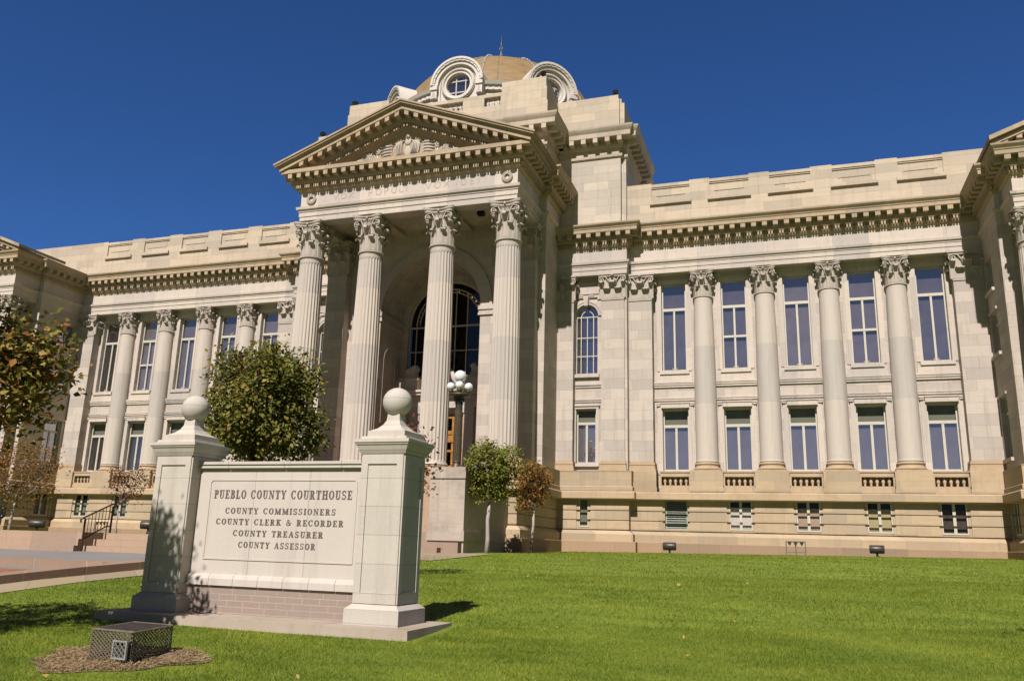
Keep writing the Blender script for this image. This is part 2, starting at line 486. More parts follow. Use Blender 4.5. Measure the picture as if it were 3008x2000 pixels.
def entablature(path, z0, zs=1.0, os=1.0, parent=None, crown=True, top_path=None):
    mb = MB(); sweep(mb, path, ENT[:11], z0, zs, os)
    mb.build('architrave_and_frieze', S_TRIM, parent)
    mb = MB(); sweep(mb, path, ENT[10:], z0, zs, os)
    blocks(mb, path, .2 * os, .12 * os, .28 * os, z0 + 1.655 * zs, z0 + 1.825 * zs, .138, .088)
    tp = ENT_TOP if crown else ENT_TOP[:4] + [(-.3, 2.47)]
    sweep(mb, top_path or path, tp, z0, zs, os)
    blocks(mb, path, .46 * os, .28 * os, .655 * os, z0 + 2.03 * zs, z0 + 2.262 * zs, .545, .25)
    return mb.build('cornice', S_CORN, parent)


def wall_panel(mb, u0, u1, z0, z1, d, openings, depth):
    # front faces at y=d with rectangular openings (a,b,za,zb), reveals back to y=d+depth
    us = sorted({u0, u1, *[o[0] for o in openings], *[o[1] for o in openings]})
    zs = sorted({z0, z1, *[o[2] for o in openings], *[o[3] for o in openings]})
    us = [u for u in us if u0 <= u <= u1]; zs = [z for z in zs if z0 <= z <= z1]
    for i in range(len(us) - 1):
        for j in range(len(zs) - 1):
            cu, cz = (us[i] + us[i + 1]) / 2, (zs[j] + zs[j + 1]) / 2
            if any(o[0] < cu < o[1] and o[2] < cz < o[3] for o in openings): continue
            mb.quad((us[i], d, zs[j]), (us[i + 1], d, zs[j]), (us[i + 1], d, zs[j + 1]), (us[i], d, zs[j + 1]))
    for a, b, za, zb in openings:
        e = d + depth
        za, zb = max(za, z0), min(zb, z1)
        mb.quad((a, d, za), (a, e, za), (a, e, zb), (a, d, zb))
        mb.quad((b, d, za), (b, d, zb), (b, e, zb), (b, e, za))
        mb.quad((a, d, za), (b, d, za), (b, e, za), (a, e, za))
        mb.quad((a, d, zb), (a, e, zb), (b, e, zb), (b, d, zb))


# ------------------------------------------------------------------ capitals, shafts, bases
def leaf_strip(mb, P, Nn, Tn, w, h, out, n=6):
    # acanthus leaf: base point P, outward normal, tangent
    prof = [(0.02, 0, 1.0), (0.03, .35, 1.0), (0.05, .66, 1.0), (.14, .84, 1.0), (.42, .96, .95), (.72, 1.0, .85), (.84, .94, .7), (.80, .86, .6)]
    vs = []
    for (o, z, ww) in prof:
        for k in (-1, -.5, 0, .5, 1):
            dip = (1 - abs(k)) * .10 * out
            q = P + Nn * (o * out + dip) + Tn * (k * w / 2 * ww) + zz * (z * h)
            vs.append(q)
    m = len(prof)
    back = [v - Nn * (.10 * out) for v in vs]
    fs = []
    for j in range(m - 1):
        for i in range(4):
            a = j * 5 + i
            fs.append((a, a + 1, a + 6, a + 5))
            b = m * 5 + a
            fs.append((b, b + 5, b + 6, b + 1))
        for i in (0, 4):
            a = j * 5 + i; b = m * 5 + a
            fs.append((a, a + 5, b + 5, b))
    for i in range(4):
        a = (m - 1) * 5 + i; b = m * 5 + a
        fs.append((a, a + 1, b + 1, b))
    mb.add([tuple(v) for v in vs + back], fs)


def coil(mb, c, ux, r, rad, sgn=1, n=20, turns=1.6, lead=None):
    pts = []
    if lead is not None: pts += lead
    for i in range(n + 1):
        a = PI / 2 - sgn * 2 * PI * turns * i / n * 1.0
        q = r * (1 - .85 * i / n)
        pts.append(c + ux * (q * math.cos(a)) + zz * (q * math.sin(a)))
    rr = [rad * (1 - .4 * i / len(pts)) for i in range(len(pts))]
    mb.tube(pts, rr, 6)
    mb.ball(tuple(c), rad * 1.1, 7, 5)


def capital_round(r, H, name):
    mb = MB(); mb.smooth = True
    mb.lathe([(r * 1.0, 0), (r * 1.10, .015 * H), (r * 1.13, .035 * H), (r * 1.10, .055 * H), (r * 1.0, .065 * H)], n=32)
    mb.lathe([(r * .92, .05 * H), (r * .86, .5 * H), (r * .90, .7 * H), (r * 1.14, .86 * H), (r * 1.22, .88 * H)], n=32)
    for ring, (h, off, out, ww) in enumerate(((.37, PI / 8, .52, .66), (.62, 0, .62, .62))):
        for k in range(8):
            a = off + k * PI / 4
            n = Vector((math.cos(a), math.sin(a), 0)); t = Vector((-math.sin(a), math.cos(a), 0))
            leaf_strip(mb, n * (r * .97) + zz * (.07 * H), n, t, 2 * PI * r / 8 * ww, h * H, out * r)
    hw = r * 1.40
    for k in range(4):
        a = k * PI / 2
        n = Vector((math.cos(a), math.sin(a), 0)); t = Vector((-math.sin(a), math.cos(a), 0))
        for s in (-1, 1):
            c = n * (r * 1.13) + t * (s * r * .93) + zz * (.755 * H)
            lead = [n * (r * 1.02) + t * (s * r * .25) + zz * (.5 * H), n * (r * 1.05) + t * (s * r * .38) + zz * (.72 * H), n * (r * 1.08) + t * (s * r * .62) + zz * (.87 * H)]
            coil(mb, c, t, r * .30, r * .055, s, lead=lead)
            c2 = n * (r * 1.12) + t * (s * r * .24) + zz * (.74 * H)
            coil(mb, c2, t, r * .17, r * .045, -s, n=14)
            leaf_strip(mb, n * (r * .98) + t * (s * r * .52) + zz * (.48 * H), (n + t * s * .7).normalized(), (t - n * s * .7).normalized(), r * .34, .26 * H, r * .5)
        mb.ball(tuple(n * (r * 1.22) + zz * (.92 * H)), r * .15, 8, 6, (.8, .8, 1.0))
    mb.smooth = False
    def ab(k, z0, z1, k1):
        pts = []
        for i in range(4):
            a = i * PI / 2
            n = Vector((math.cos(a), math.sin(a), 0)); t = Vector((-math.sin(a), math.cos(a), 0))
            for u in (-1, -.88, -.6, -.3, 0, .3, .6, .88, 1):
                d = 1.30 - .20 * (1 - u * u) if abs(u) < .95 else 1.19
                p = n * (hw * d / 1.3 * 1.0) + t * (u * hw * .93)
                pts.append((p.x, p.y))
        lo = [(x * k, y * k, z0) for x, y in pts]; hi = [(x * k1, y * k1, z1) for x, y in pts]
        m = len(pts)
        mb.add(lo + hi, [tuple(range(m - 1, -1, -1)), tuple(range(m, 2 * m))] + [(i, (i + 1) % m, m + (i + 1) % m, m + i) for i in range(m)])
    ab(.93, .875 * H, .935 * H, .97)
    ab(1.0, .94 * H, 1.0 * H, 1.03)
    return mb


def capital_flat(W, D, H):
    # pilaster capital, centred on x, front at y=-D, back at y=0
    mb = MB(); mb.smooth = False
    hw = W / 2; r = hw
    mb.box(-hw * 1.05, hw * 1.05, -D - .04, 0, 0, .06 * H)
    mb.frus(-hw * .92, hw * .92, -D + .04, 0, .05 * H, -hw * 1.02, hw * 1.02, -D - .03, 0, .875 * H)
    mb.smooth = True
    F = Vector((0, -1, 0)); X = Vector((1, 0, 0))
    def face(n, t, half, base):
        for u in (-.5, .5):
            leaf_strip(mb, base + t * (u * half) + zz * (.07 * H), n, t, half * .70, .37 * H, .50 * r)
        for u in (-1, 0, 1):
            leaf_strip(mb, base + t * (u * half * .98) + zz * (.07 * H), n, t, half * (.66 if u == 0 else .42), .62 * H, .60 * r)
        for s in (-1, 1):
            c = base + n * (r * .26) + t * (s * half * .95) + zz * (.755 * H)
            lead = [base + n * (.06 * r) + t * (s * half * .25) + zz * (.5 * H), base + n * (.14 * r) + t * (s * half * .38) + zz * (.72 * H), base + n * (.2 * r) + t * (s * half * .62) + zz * (.87 * H)]
            coil(mb, c, t, r * .29, r * .055, s, lead=lead)
            coil(mb, base + n * (r * .24) + t * (s * half * .24) + zz * (.74 * H), t, r * .16, r * .045, -s, n=14)
        mb.ball(tuple(base + n * (r * .36) + zz * (.92 * H)), r * .15, 8, 6)
    face(F, X, hw, Vector((0, -D, 0)))
    for s in (-1, 1):
        n = Vector((s, 0, 0)); t = Vector((0, s, 0))
        b = Vector((s * hw, -D / 2, 0))
        leaf_strip(mb, b + zz * (.07 * H), n, t, D * .9, .36 * H, .38 * r)
        leaf_strip(mb, b + zz * (.07 * H), n, t, D * .7, .62 * H, .45 * r)
        coil(mb, b + n * (r * .26) + zz * (.755 * H), t, r * .22, r * .06, s)
    mb.smooth = False
    mb.box(-hw * 1.24, hw * 1.24, -D - hw * .24, 0, .875 * H, .935 * H)
    mb.box(-hw * 1.33, hw * 1.33, -D - hw * .33, 0, .94 * H, H)
    return mb


def fluted(r0_, r1_, H, n=24):
    mb = MB(); mb.smooth = False
    rows = [(0, 1.09, 0), (.012, 1.0, 0), (.02, 1.0, 1), (.3, 1.0, 1), (.5, .975, 1), (.7, .94, 1), (.9, .89, 1), (.972, .865, 1), (.98, .863, 0), (1.0, .875, 0)]
    per = 6
    vs = []
    for (h, k, fl) in rows:
        r = r0_ * k if r1_ is None else r0_ + (r1_ - r0_) * max(0, (1 - k) / .135)
        if k > 1: r = r0_ * k
        for i in range(n):
            for j in range(per):
                a = 2 * PI * (i + j / per) / n
                u = j / (per - 1) if j < per else 0
                dep = 0
                if fl and 1 <= j <= 5: dep = math.sin(PI * (j - .5) / 5.0) * r * .065
                if fl and j in (1,): dep = r * .02
                rr = r - dep
                vs.append((rr * math.cos(a), rr * math.sin(a), h * H))
    m = n * per; fs = []
    for j in range(len(rows) - 1):
        for i in range(m):
            i2 = (i + 1) % m
            fs.append((j * m + i, j * m + i2, (j + 1) * m + i2, (j + 1) * m + i))
    mb.add(vs, fs)
    return mb


def column_base(r, h, plinth=True):
    mb = MB(); mb.smooth = True
    def tor(R_, c, a, k=6):
        return [(R_ + a * math.cos(t), c + a * math.sin(t)) for t in [-PI / 2 + PI * i / k for i in range(k + 1)]]
    z = h
    mb.lathe([(r * 1.02, z * 1.0)] + [(r * 1.06, z * .93)] + tor(r * 1.04, z * .80, z * .11)[::-1] + [(r * 1.07, z * .64), (r * 1.04, z * .55), (r * 1.09, z * .46)] + tor(r * 1.12, z * .30, z * .14)[::-1] + [(r * 1.1, z * .14)], n=36)
    mb.smooth = False
    mb.box(-r * 1.3, r * 1.3, -r * 1.3, r * 1.3, 0, z * .16)
    return mb

# ================================================================== COURTHOUSE
CH = thing('courthouse', 'pale stone neoclassical courthouse with columned portico, pediment and copper dome', 'building', (0, 0, -4.6))
_lnk = CH.location.copy()


def P(mb, name, mat):
    # mesh part of the courthouse (meshes are written in world coordinates)
    o = mb.build(name, mat, CH)
    o.location = -_lnk
    return o


XB, XF, YF, YB = 6.65, 6.27, -7.58, -3.6
XR, YR, YW, XP = 10.57, -1.05, -.52, 28.05
X1, BAY = 14.53, 3.2
COLX = [X1 + BAY * i for i in range(4)]
WINX = [X1 + BAY * (i - .5) for i in range(5)]


def ent(path, z0, **k):
    n0 = set(CH.children)
    entablature(path, z0, parent=CH, **k)
    for o in CH.children:
        if o not in n0: o.location = -_lnk


PATH_R = [(6.6, YR), (XR, YR), (XR, YW), (XP, YW), (XP, -3.9), (28.35, -3.9), (28.35, -5.85), (37.6, -5.85), (37.6, -1)]
PATH_L = [(-x, y) for x, y in PATH_R[::-1]]
ZE = 10.31
for pth in (PATH_R, PATH_L): ent(pth, ZE)
ZP = 12.38
PATH_P = [(-XB, -.85), (-XB, YB), (-XF, YB), (-XF, YF), (XF, YF), (XF, YB), (XB, YB), (XB, -.85)]
ent(PATH_P, ZP, zs=1.135, os=1.26, crown=False)
for s in (1, -1):   # crown moulding along the portico sides
    mb = MB()
    pth = [(XF, YF - .9), (XF, YB), (XB, YB), (XB, -.85)] if s == 1 else [(-XB, -.85), (-XB, YB), (-XF, YB), (-XF, YF - .9)]
    sweep(mb, pth, [(.5, 2.47), (.70, 2.475), (.72, 2.53), (.78, 2.6), (.83, 2.66), (.84, 2.74), (.4, 2.80)], ZP, 1.135, 1.26)
    P(mb, 'side_crown_moulding', S_CORN)

# ---- basement, belt course, plinth along the whole front
B_R = [(6.3, -7.85), (6.75, -7.85), (6.75, -1.02), (10.6, -1.02), (10.6, -.5), (XP, -.5), (XP, -3.88), (28.4, -3.88), (28.4, -5.85), (37.6, -5.85)]
B_L = [(-x, y) for x, y in B_R[::-1]]
for pth in (B_R, B_L):
    mb = MB(); sweep(mb, pth, [(-.1, -2.0), (.30, -1.97), (.35, -1.93), (.35, -1.62), (.31, -1.56), (-.25, -1.53)])
    P(mb, 'belt_course', S_BTRIM)
    mb = MB(); sweep(mb, pth, [(-.05, -3.54), (.02, -3.55), (.24, -3.71), (.25, -3.73), (.25, -4.092), (-.05, -4.092)])
    P(mb, 'plinth', S_BTRIM)
    mb = MB(); sweep(mb, pth, [(.1, -4.088), (.38, -4.09), (.40, -4.11), (.40, -5.4), (.1, -5.4)])
    P(mb, 'granite_footing', S_GRAN)
    pp = pth[2:5] if pth is B_R else pth[-5:-2]
    for pp in ((pth[1:5], pth[5:]) if pth is B_R else (pth[-5:-1], pth[:-5])):
        mb = MB(); sweep(mb, pp, [(-.1, -1.535), (.24, -1.53), (.24, -1.34), (.17, -1.30), (.17, -.56), (.19, -.54), (.19, -.505), (-.5, -.50)])
        P(mb, 'pedestal_course', S_BASE)

CRS = [-1.98, -2.53, -3.02, -3.51, -3.56]


def rustic(xf, u0, u1, d, wins):
    a = MB(xf)
    for i in range(3):
        wall_panel(a, u0, u1, CRS[i + 1] + .022, CRS[i] - (.022 if i else 0), d, [(x - w_ / 2 - .10, x + w_ / 2 + .10, -3.50, -1.9) for x, w_ in wins], .07)
    wall_panel(a, u0, u1, -3.6, -1.9, d + .06, [(x - w_ / 2, x + w_ / 2, -3.42, -1.9) for x, w_ in wins], .30)
    # little ledges of the grooves
    for i in range(1, 4):
        segs = []; c = u0
        for x, w_ in sorted(wins):
            segs.append((c, x - w_ / 2 - .10)); c = x + w_ / 2 + .10
        segs.append((c, u1))
        for s0, s1 in segs:
            if s1 > s0:
                a.quad((s0, d, CRS[i] + .022), (s1, d, CRS[i] + .022), (s1, d + .07, CRS[i] + .022), (s0, d + .07, CRS[i] + .022))
                a.quad((s0, d, CRS[i] - .022), (s1, d, CRS[i] - .022), (s1, d + .07, CRS[i] - .022), (s0, d + .07, CRS[i] - .022))
    P(a, 'rusticated_basement_wall', S_BASE)


front = lambda x, y, z: (x, y, z)
for s in (1, -1):
    rustic(front, *sorted((s * 10.6, s * XP)), -.5, [(s * x, 1.15) for x in WINX])
    rustic(front, *sorted((s * 6.7, s * 10.6)), -1.02, [(s * 8.2, .56)])
    rustic((lambda x, y, z, s=s: (s * (XP) - s * (-y), x, z)), -3.9, -.4, 0, [(-1.4, 1.15)])
    rustic((lambda x, y, z, s=s: (s * 6.75 - s * y, x, z)), -7.85, -1.0, 0, [])
    rustic(front, *sorted((s * 6.2, s * 6.75)), -7.85, [])
    rustic((lambda x, y, z, s=s: (s * 10.6 - s * y, x, z)), -1.02, -.5, 0, [])
    rustic(front, *sorted((s * 28.05, s * 28.42)), -3.88, [])
    rustic((lambda x, y, z, s=s: (s * 28.4 + s * y, x, z)), -5.85, -3.88, 0, [])
    rustic(front, *sorted((s * 28.4, s * 37.6)), -5.85, [])

for s in (1, -1):   # solid corners behind the rusticated joints
    for (a, b, c, d) in ((10.3, 10.535, -.955, -.15), (6.3, 6.685, -1.3, -.5), (28.112, 28.42, -3.82, -3.5), (28.112, 28.4, -.62, -.2), (6.4, 6.685, -7.785, -7.5), (28.45, 28.7, -5.79, -5.4)):
        mb = MB(); mb.box(*sorted((s * a, s * b)), c, d, -3.6, -1.95); P(mb, 'corner_core', S_BASE)
# ---- wing walls
for s in (1, -1):
    mb = MB()
    ops = []
    for x in WINX:
        xx = s * x
        ops += [(xx - .66, xx + .66, 4.93, 9.84), (xx - .68, xx + .68, -.42, 2.84)]
    u0, u1 = sorted((s * 10.4, s * XP))
    wall_panel(mb, u0, u1, -1.4, 10.5, .10, ops, .36)
    P(mb, 'wing_wall', S_WALL)
    for x in WINX:
        xx = s * x
        mb = MB()
        for q in (-1, 1):   # stepped window surrounds
            for (a, b, y) in ((.665, .80, .035), (.80, .93, .065)):
                mb.box(*sorted((xx + q * a, xx + q * b)), y, .12, 4.93, 10.05)
            mb.box(*sorted((xx + q * .69, xx + q * .82)), .02, .12, -.42, 3.02)
            mb.box(*sorted((xx + q * .82, xx + q * .94)), .05, .12, -.60, 3.02)
            mb.box(*sorted((xx + q * .67, xx + q * .98)), -.02, .12, 3.02, 3.12)
            mb.box(*sorted((xx + q * .65, xx + q * 1.0)), -.05, .12, 3.12, 3.19)
        mb.box(xx - .80, xx + .80, .065, .12, 9.86, 10.05)
        mb.box(xx - .78, xx + .78, -.04, .13, 4.74, 4.93)        # upper sill
        mb.box(xx - .93, xx + .93, .03, .12, 4.34, 4.735)
        sx = (xx - 1.12, xx + 1.12)
        mb.box(*sx, -.05, .12, 4.24, 4.335); mb.box(*sx, -.02, .12, 4.14, 4.237); mb.box(*sx, .02, .12, 4.03, 4.137)
        mb.box(*sx, .01, .12, 3.40, 3.46); mb.box(*sx, .04, .12, 3.30, 3.397)
        mb.box(xx - .74, xx + .74, -.09, .13, 2.90, 3.135); mb.box(xx - .76, xx + .76, -.13, .13, 3.137, 3.20)  # hood
        P(mb, 'window_surround', S_TRIM)
    # pedestals under columns and balustrades under windows
    for x in COLX:
        xx = s * x
        mb = MB()
        mb.box(xx - .82, xx + .82, -.80, .1, -1.32, -.50)
        mb.box(xx - .86, xx + .86, -.84, .1, -1.54, -1.322)
        P(mb, 'column_pedestal', S_BASE)
    for x, hw in ((11.2, .78), (27.3, .78)):
        xx = s * x
        mb = MB()
        mb.box(xx - hw, xx + hw, -.72, .1, -1.32, -.50); mb.box(xx - hw - .03, xx + hw + .03, -.76, .1, -1.54, -1.322)
        P(mb, 'pilaster_pedestal', S_BASE)

BAL = MB(); BAL.smooth = True
for k in range(5):
    x = -.54 + .27 * k
    BAL.lathe([(.055, -1.205), (.06, -1.17), (.035, -1.15), (.075, -1.05), (.085, -.98), (.06, -.90), (.035, -.84), (.05, -.82), (.055, -.77)], x, -.42, 10)
BAL.smooth = False
BAL.box(-.76, .76, -.60, .05, -.765, -.55); BAL.box(-.80, .80, -.64, .05, -.55, -.485)
BAL.box(-.76, .76, -.60, .05, -1.32, -1.21); BAL.box(-.80, .80, -.64, .05, -1.535, -1.322)
for q in (-1, 1): BAL.box(*sorted((q * .70, q * .80)), -.60, .05, -1.205, -.77)
BAL.box(-.74, .74, .03, .06, -1.205, -.77)
bal = None
for s in (1, -1):
    for x in WINX:
        if bal is None:
            bal = BAL.build('balustrade', S_BTRIM, CH); o = bal
        else:
            o = bal.copy(); C.objects.link(o)
        o.location = Vector((s * x, 0, 0)) - _lnk


# ---- columns and pilasters (shaft with capital and base as sub-parts)
def colmake(shaft, cap, base, zcap, zb, mat):
    o = shaft.build('column', mat, CH)
    c = cap.build('capital', S_CAP, o, (0, 0, zcap))
    b = base.build('column_base', S_BTRIM if mat is S_COL else S_TRIM, o, (0, 0, zb))
    return o
sh = MB(); sh.smooth = True
sh.lathe([(.60, 0), (.575, .05), (.57, .15), (.57, 2.9), (.555, 5), (.525, 7), (.488, 8.6), (.488, 8.72), (.505, 8.8)], n=40)
wc = colmake(sh, capital_round(.488, 1.51, 'c'), column_base(.57, .5), 8.80, -.5, S_COL)
first = True
for s in (1, -1):
    for x in COLX:
        o = wc if first else copy_tree(wc, CH)
        first = False
        o.location = Vector((s * x, 0, 0)) - _lnk
PCX = [2.055, 5.667]
pc = colmake(fluted(.715, None, 11.05), capital_round(.622, 2.08, 'c'), column_base(.715, .4), 11.05, -.4, S_COL)
pc.location = Vector((PCX[0], -6.95, -.75)) - _lnk
for x in (-PCX[0], PCX[1], -PCX[1]):
    copy_tree(pc, CH, Vector((x, -6.95, -.75)) - _lnk)
fc = colmake(fluted(.57, None, 8.8), capital_round(.495, 1.51, 'c'), column_base(.57, .5), 8.80, -.5, S_COL)
fc.location = Vector((28.92, -5.33, 0)) - _lnk
for x in (-28.92, 31.6, -31.6, 34.3, -34.3, 37.0, -37.0):
    copy_tree(fc, CH, Vector((x, -5.33, 0)) - _lnk)


def pilaster(W, D, z0, z1, H, mat=S_WALL):
    mb = MB()
    mb.box(-W / 2, W / 2, -D, 0, z0 + .02, z1)
    o = mb.build('pilaster', mat, CH)
    c = capital_flat(W * .98, D, H).build('capital', S_CAP, o, (0, 0, z1 + .002))
    mb = MB()
    for (a, b, e) in ((-.5, -.38, .12), (-.38, -.24, .09), (-.24, -.16, .05), (-.16, -.06, .075), (-.06, .02, .03)):
        mb.box(-W / 2 - e, W / 2 + e, -D - e, 0, z0 + a, z0 + b)
    mb.build('pilaster_base', S_BTRIM, o)
    return o
pw = pilaster(1.26, .62, 0, 8.80, 1.51)
pl = [(11.2, .10), (-11.2, .10), (27.3, .10), (-27.3, .10), (9.78, -.45), (-9.78, -.45), (6.95, -.45), (-6.95, -.45)]
for i, (x, y) in enumerate(pl):
    o = pw if i == 0 else copy_tree(pw, CH)
    o.location = Vector((x, y, 0)) - _lnk
    if abs(x) == 27.3: o.location.x = math.copysign(27.355, x); o.scale.x = 1.10
pa = pilaster(1.24, .60, -.75, 10.30, 2.08)
for i, (x, y) in enumerate([(5.65, -3.6), (-5.65, -3.6)]):
    o = pa if i == 0 else copy_tree(pa, CH)
    o.location = Vector((x, y, 0)) - _lnk

# ---- projecting bays beside the portico
for s in (1, -1):
    mb = MB()
    xc = s * 8.2
    u0, u1 = sorted((s * 6.6, s * XR))
    # arched window opening: rect part plus stepped arch done with quads
    ops = [(xc - .55, xc + .55, -.08, 2.86), (xc - .66, xc + .66, 4.78, 8.76)]
    wall_panel(mb, u0, u1, -1.4, 10.4, -.55, ops, .34)
    r_, zc = .66, 8.09
    for k in range(16):
        a0, a1 = PI * k / 16, PI * (k + 1) / 16
        p0 = (xc + r_ * math.cos(a0), zc + r_ * math.sin(a0)); p1 = (xc + r_ * math.cos(a1), zc + r_ * math.sin(a1))
        mb.quad((p0[0], -.55, p0[1]), (p1[0], -.55, p1[1]), (p1[0], -.55, 8.765), (p0[0], -.55, 8.765))
        mb.quad((p0[0], -.55, p0[1]), (p1[0], -.55, p1[1]), (p1[0], -.2, p1[1]), (p0[0], -.2, p0[1]))
    # flank so the bay has a side
    mb.box(*sorted((s * (XR - .02), s * (XR - .25))), -.98, .12, -.6, 10.32)
    P(mb, 'bay_wall', S_WALL)
    mb = MB()
    for k in range(12):
        a0, a1 = PI * k / 12, PI * (k + 1) / 12
        for (ri, ro, y) in ((.67, .80, -.62), (.80, .86, -.65)):
            q = [(xc + r * math.cos(a), zc + r * math.sin(a)) for r, a in ((ri, a0), (ro, a0), (ro, a1), (ri, a1))]
            mb.prism(q, 'y', y, -.5)
    mb.frus(xc - .10, xc + .10, -.76, -.5, 8.66, xc - .15, xc + .15, -.80, -.5, 9.20)      # keystone
    for q in (-1, 1):
        mb.box(*sorted((xc + q * .16, xc + q * .62)), -.64, -.5, 9.14, 9.22); mb.box(*sorted((xc + q * .16, xc + q * .42)), -.67, -.5, 9.22, 9.30)
        mb.box(*sorted((xc + q * .62, xc + q * .9)), -.62, -.5, 9.02, 9.08)
    mb.box(xc - .78, xc + .78, -.64, -.5, 9.98, 10.06); mb.box(xc - .70, xc + .70, -.60, -.5, 9.36, 9.42)
    mb.box(xc - .74, xc + .74, -.72, -.2, 4.60, 4.78)
    P(mb, 'arched_window_surround', S_TRIM)
    mb = MB()
    for q in (-1, 1): mb.box(*sorted((xc + q * .57, xc + q * .72)), -.60, -.5, -.08, 2.88)
    mb.box(xc - .72, xc + .72, -.62, -.5, 2.88, 3.02); mb.box(xc - .78, xc + .78, -.68, -.5, 3.02, 3.10)
    mb.box(xc - .74, xc + .74, -.72, -.2, -.24, -.08)
    P(mb, 'window_surround', S_TRIM)
    mb = MB()
    sx = sorted((s * 7.6, s * 9.14))
    mb.box(*sx, -.66, -.5, 4.16, 4.26); mb.box(*sx, -.61, -.5, 4.04, 4.157); mb.box(*sx, -.64, -.5, 3.34, 3.42); mb.box(*sx, -.60, -.5, 3.24, 3.337)
    P(mb, 'string_course', S_TRIM)

# ---- parapets of the wings
for s in (1, -1):
    mb = MB()
    u0, u1 = sorted((s * 10.3, s * 35.0))
    ops = [(s * x - 1.06, s * x + 1.06, 14.66, 15.52) for x in WINX]
    wall_panel(mb, u0, u1, 13.0, 15.70, -.30, ops, .09)
    mb.box(u0, u1, -.36, -.28, 13.02, 13.5)
    mb.box(u0, u1, -.20, .35, 15.0, 15.70)
    c = u0
    for x in sorted(s * x for x in WINX):
        mb.box(c, x - 1.06, -.302, .35, 15.70, 15.765); c = x + 1.06
    mb.box(c, u1, -.302, .35, 15.70, 15.765)
    for x in WINX:
        xx = s * x
        mb.box(xx - 1.06, xx + 1.06, -.21, -.15, 14.6, 15.6)
        mb.box(xx - .80, xx + .80, -.235, -.19, 14.98, 15.36)
        mb.box(xx - 1.16, xx + 1.16, -.44, -.28, 14.44, 14.60); mb.box(xx - 1.10, xx + 1.10, -.40, -.28, 14.60, 14.66)
        mb.box(xx - 1.06, xx + 1.06, -.26, -.19, 15.44, 15.52)
    P(mb, 'parapet', S_UP)
    mb = MB(); mb.box(u0, u1, -.1, 18, 13.2, 14.9); P(mb, 'flat_roof', S_UP)

# ---- end pavilions
for s in (1, -1):
    side = lambda x, y, z, s=s: (s * XP + s * y, x, z)
    mb = MB(side)
    ops = [(-2.08, -.72, 7.9, 9.45), (-2.08, -.72, 4.84, 6.85), (-2.08, -.72, 0.0, 2.85)]
    wall_panel(mb, -3.9, .2, -1.4, 10.308, 0, ops, .34)
    P(mb, 'pavilion_side_wall', S_WALL)
    mb = MB()
    x0, x1 = sorted((s * (XP + .003), s * 28.6)); mb.box(x0, x1, -3.895, -3.5, -1.4, 10.308)
    x0, x1 = sorted((s * 28.55, s * 37.6)); mb.box(x0, x1, -3.75, -3.3, -1.4, 10.4)
    P(mb, 'pavilion_front_wall', S_WALL)
    for (za, zb) in ((7.9, 9.45), (4.84, 6.85), (0.0, 2.85)):
        mb = MB()
        mb.box(*sorted((s * (XP - .12), s * (XP + .3))), -2.2, -.6, za - .16, za - .001)
        if za < 5: mb.box(*sorted((s * (XP - .06), s * (XP + .02))), -2.2, -.6, zb, zb + .12)
        P(mb, 'window_sill', S_TRIM)
    mb = MB()
    x0, x1 = sorted((s * 28.3, s * 37.6)); mb.box(x0, x1, -6.0, -3.0, -1.6, -.5)
    mb.box(x0, x1, -5.6, 8, 13.0, 13.02)
    P(mb, 'pavilion_stylobate', S_BASE)
    # gable above the cornice
    xa, xb = s * 27.5, s * 38.45
    xm = (xa + xb) / 2; hw = abs(xb - xa) / 2
    mb = MB()
    def chev(t0, t1, y0, y1, hwk, z0, rise):
        mb.prism([(xm - hwk, z0 - t0), (xm, z0 + rise - t0), (xm + hwk, z0 - t0), (xm + hwk, z0 - t1), (xm, z0 + rise - t1), (xm - hwk, z0 - t1)], 'y', y0, y1)
    chev(0, .20, -6.69, -3.0, hw, 13.42, 2.1)
    chev(.20, .40, -6.52, -3.0, hw - .12, 13.42, 2.1)
    chev(.40, .70, -6.16, -3.0, hw - .5, 13.42, 2.1)
    chev(.70, .95, -6.02, -3.0, hw - .9, 13.42, 2.1)
    mb.prism([(xm - hw + .8, 13.04), (xm + hw - .8, 13.04), (xm, 14.7)], 'y', -5.8, -3.0)
    for q in (-1, 1):
        for k in range(9):
            u = .35 + k * .56
            if hw - .5 - u < 0: break
            z = 13.42 + 2.1 * (1 - u / hw) - .42
            sl_ = -q * 2.1 / hw * .11
            mb.hexa([(xm + q * u - .11, -6.48, z - .19 - sl_ * 0), (xm + q * u + .11, -6.48, z - .19), (xm + q * u + .11, -6.1, z - .19), (xm + q * u - .11, -6.1, z - .19)],
                    [(xm + q * u - .11, -6.48, z), (xm + q * u + .11, -6.48, z), (xm + q * u + .11, -6.1, z), (xm + q * u - .11, -6.1, z)])
    P(mb, 'pavilion_gable', S_CORN)
    mb = MB()
    x0, x1 = sorted((s * 29.0, s * 37.6)); mb.box(x0, x1, -3.0, 10, 12.0, 13.3)
    P(mb, 'flat_roof', S_UP)

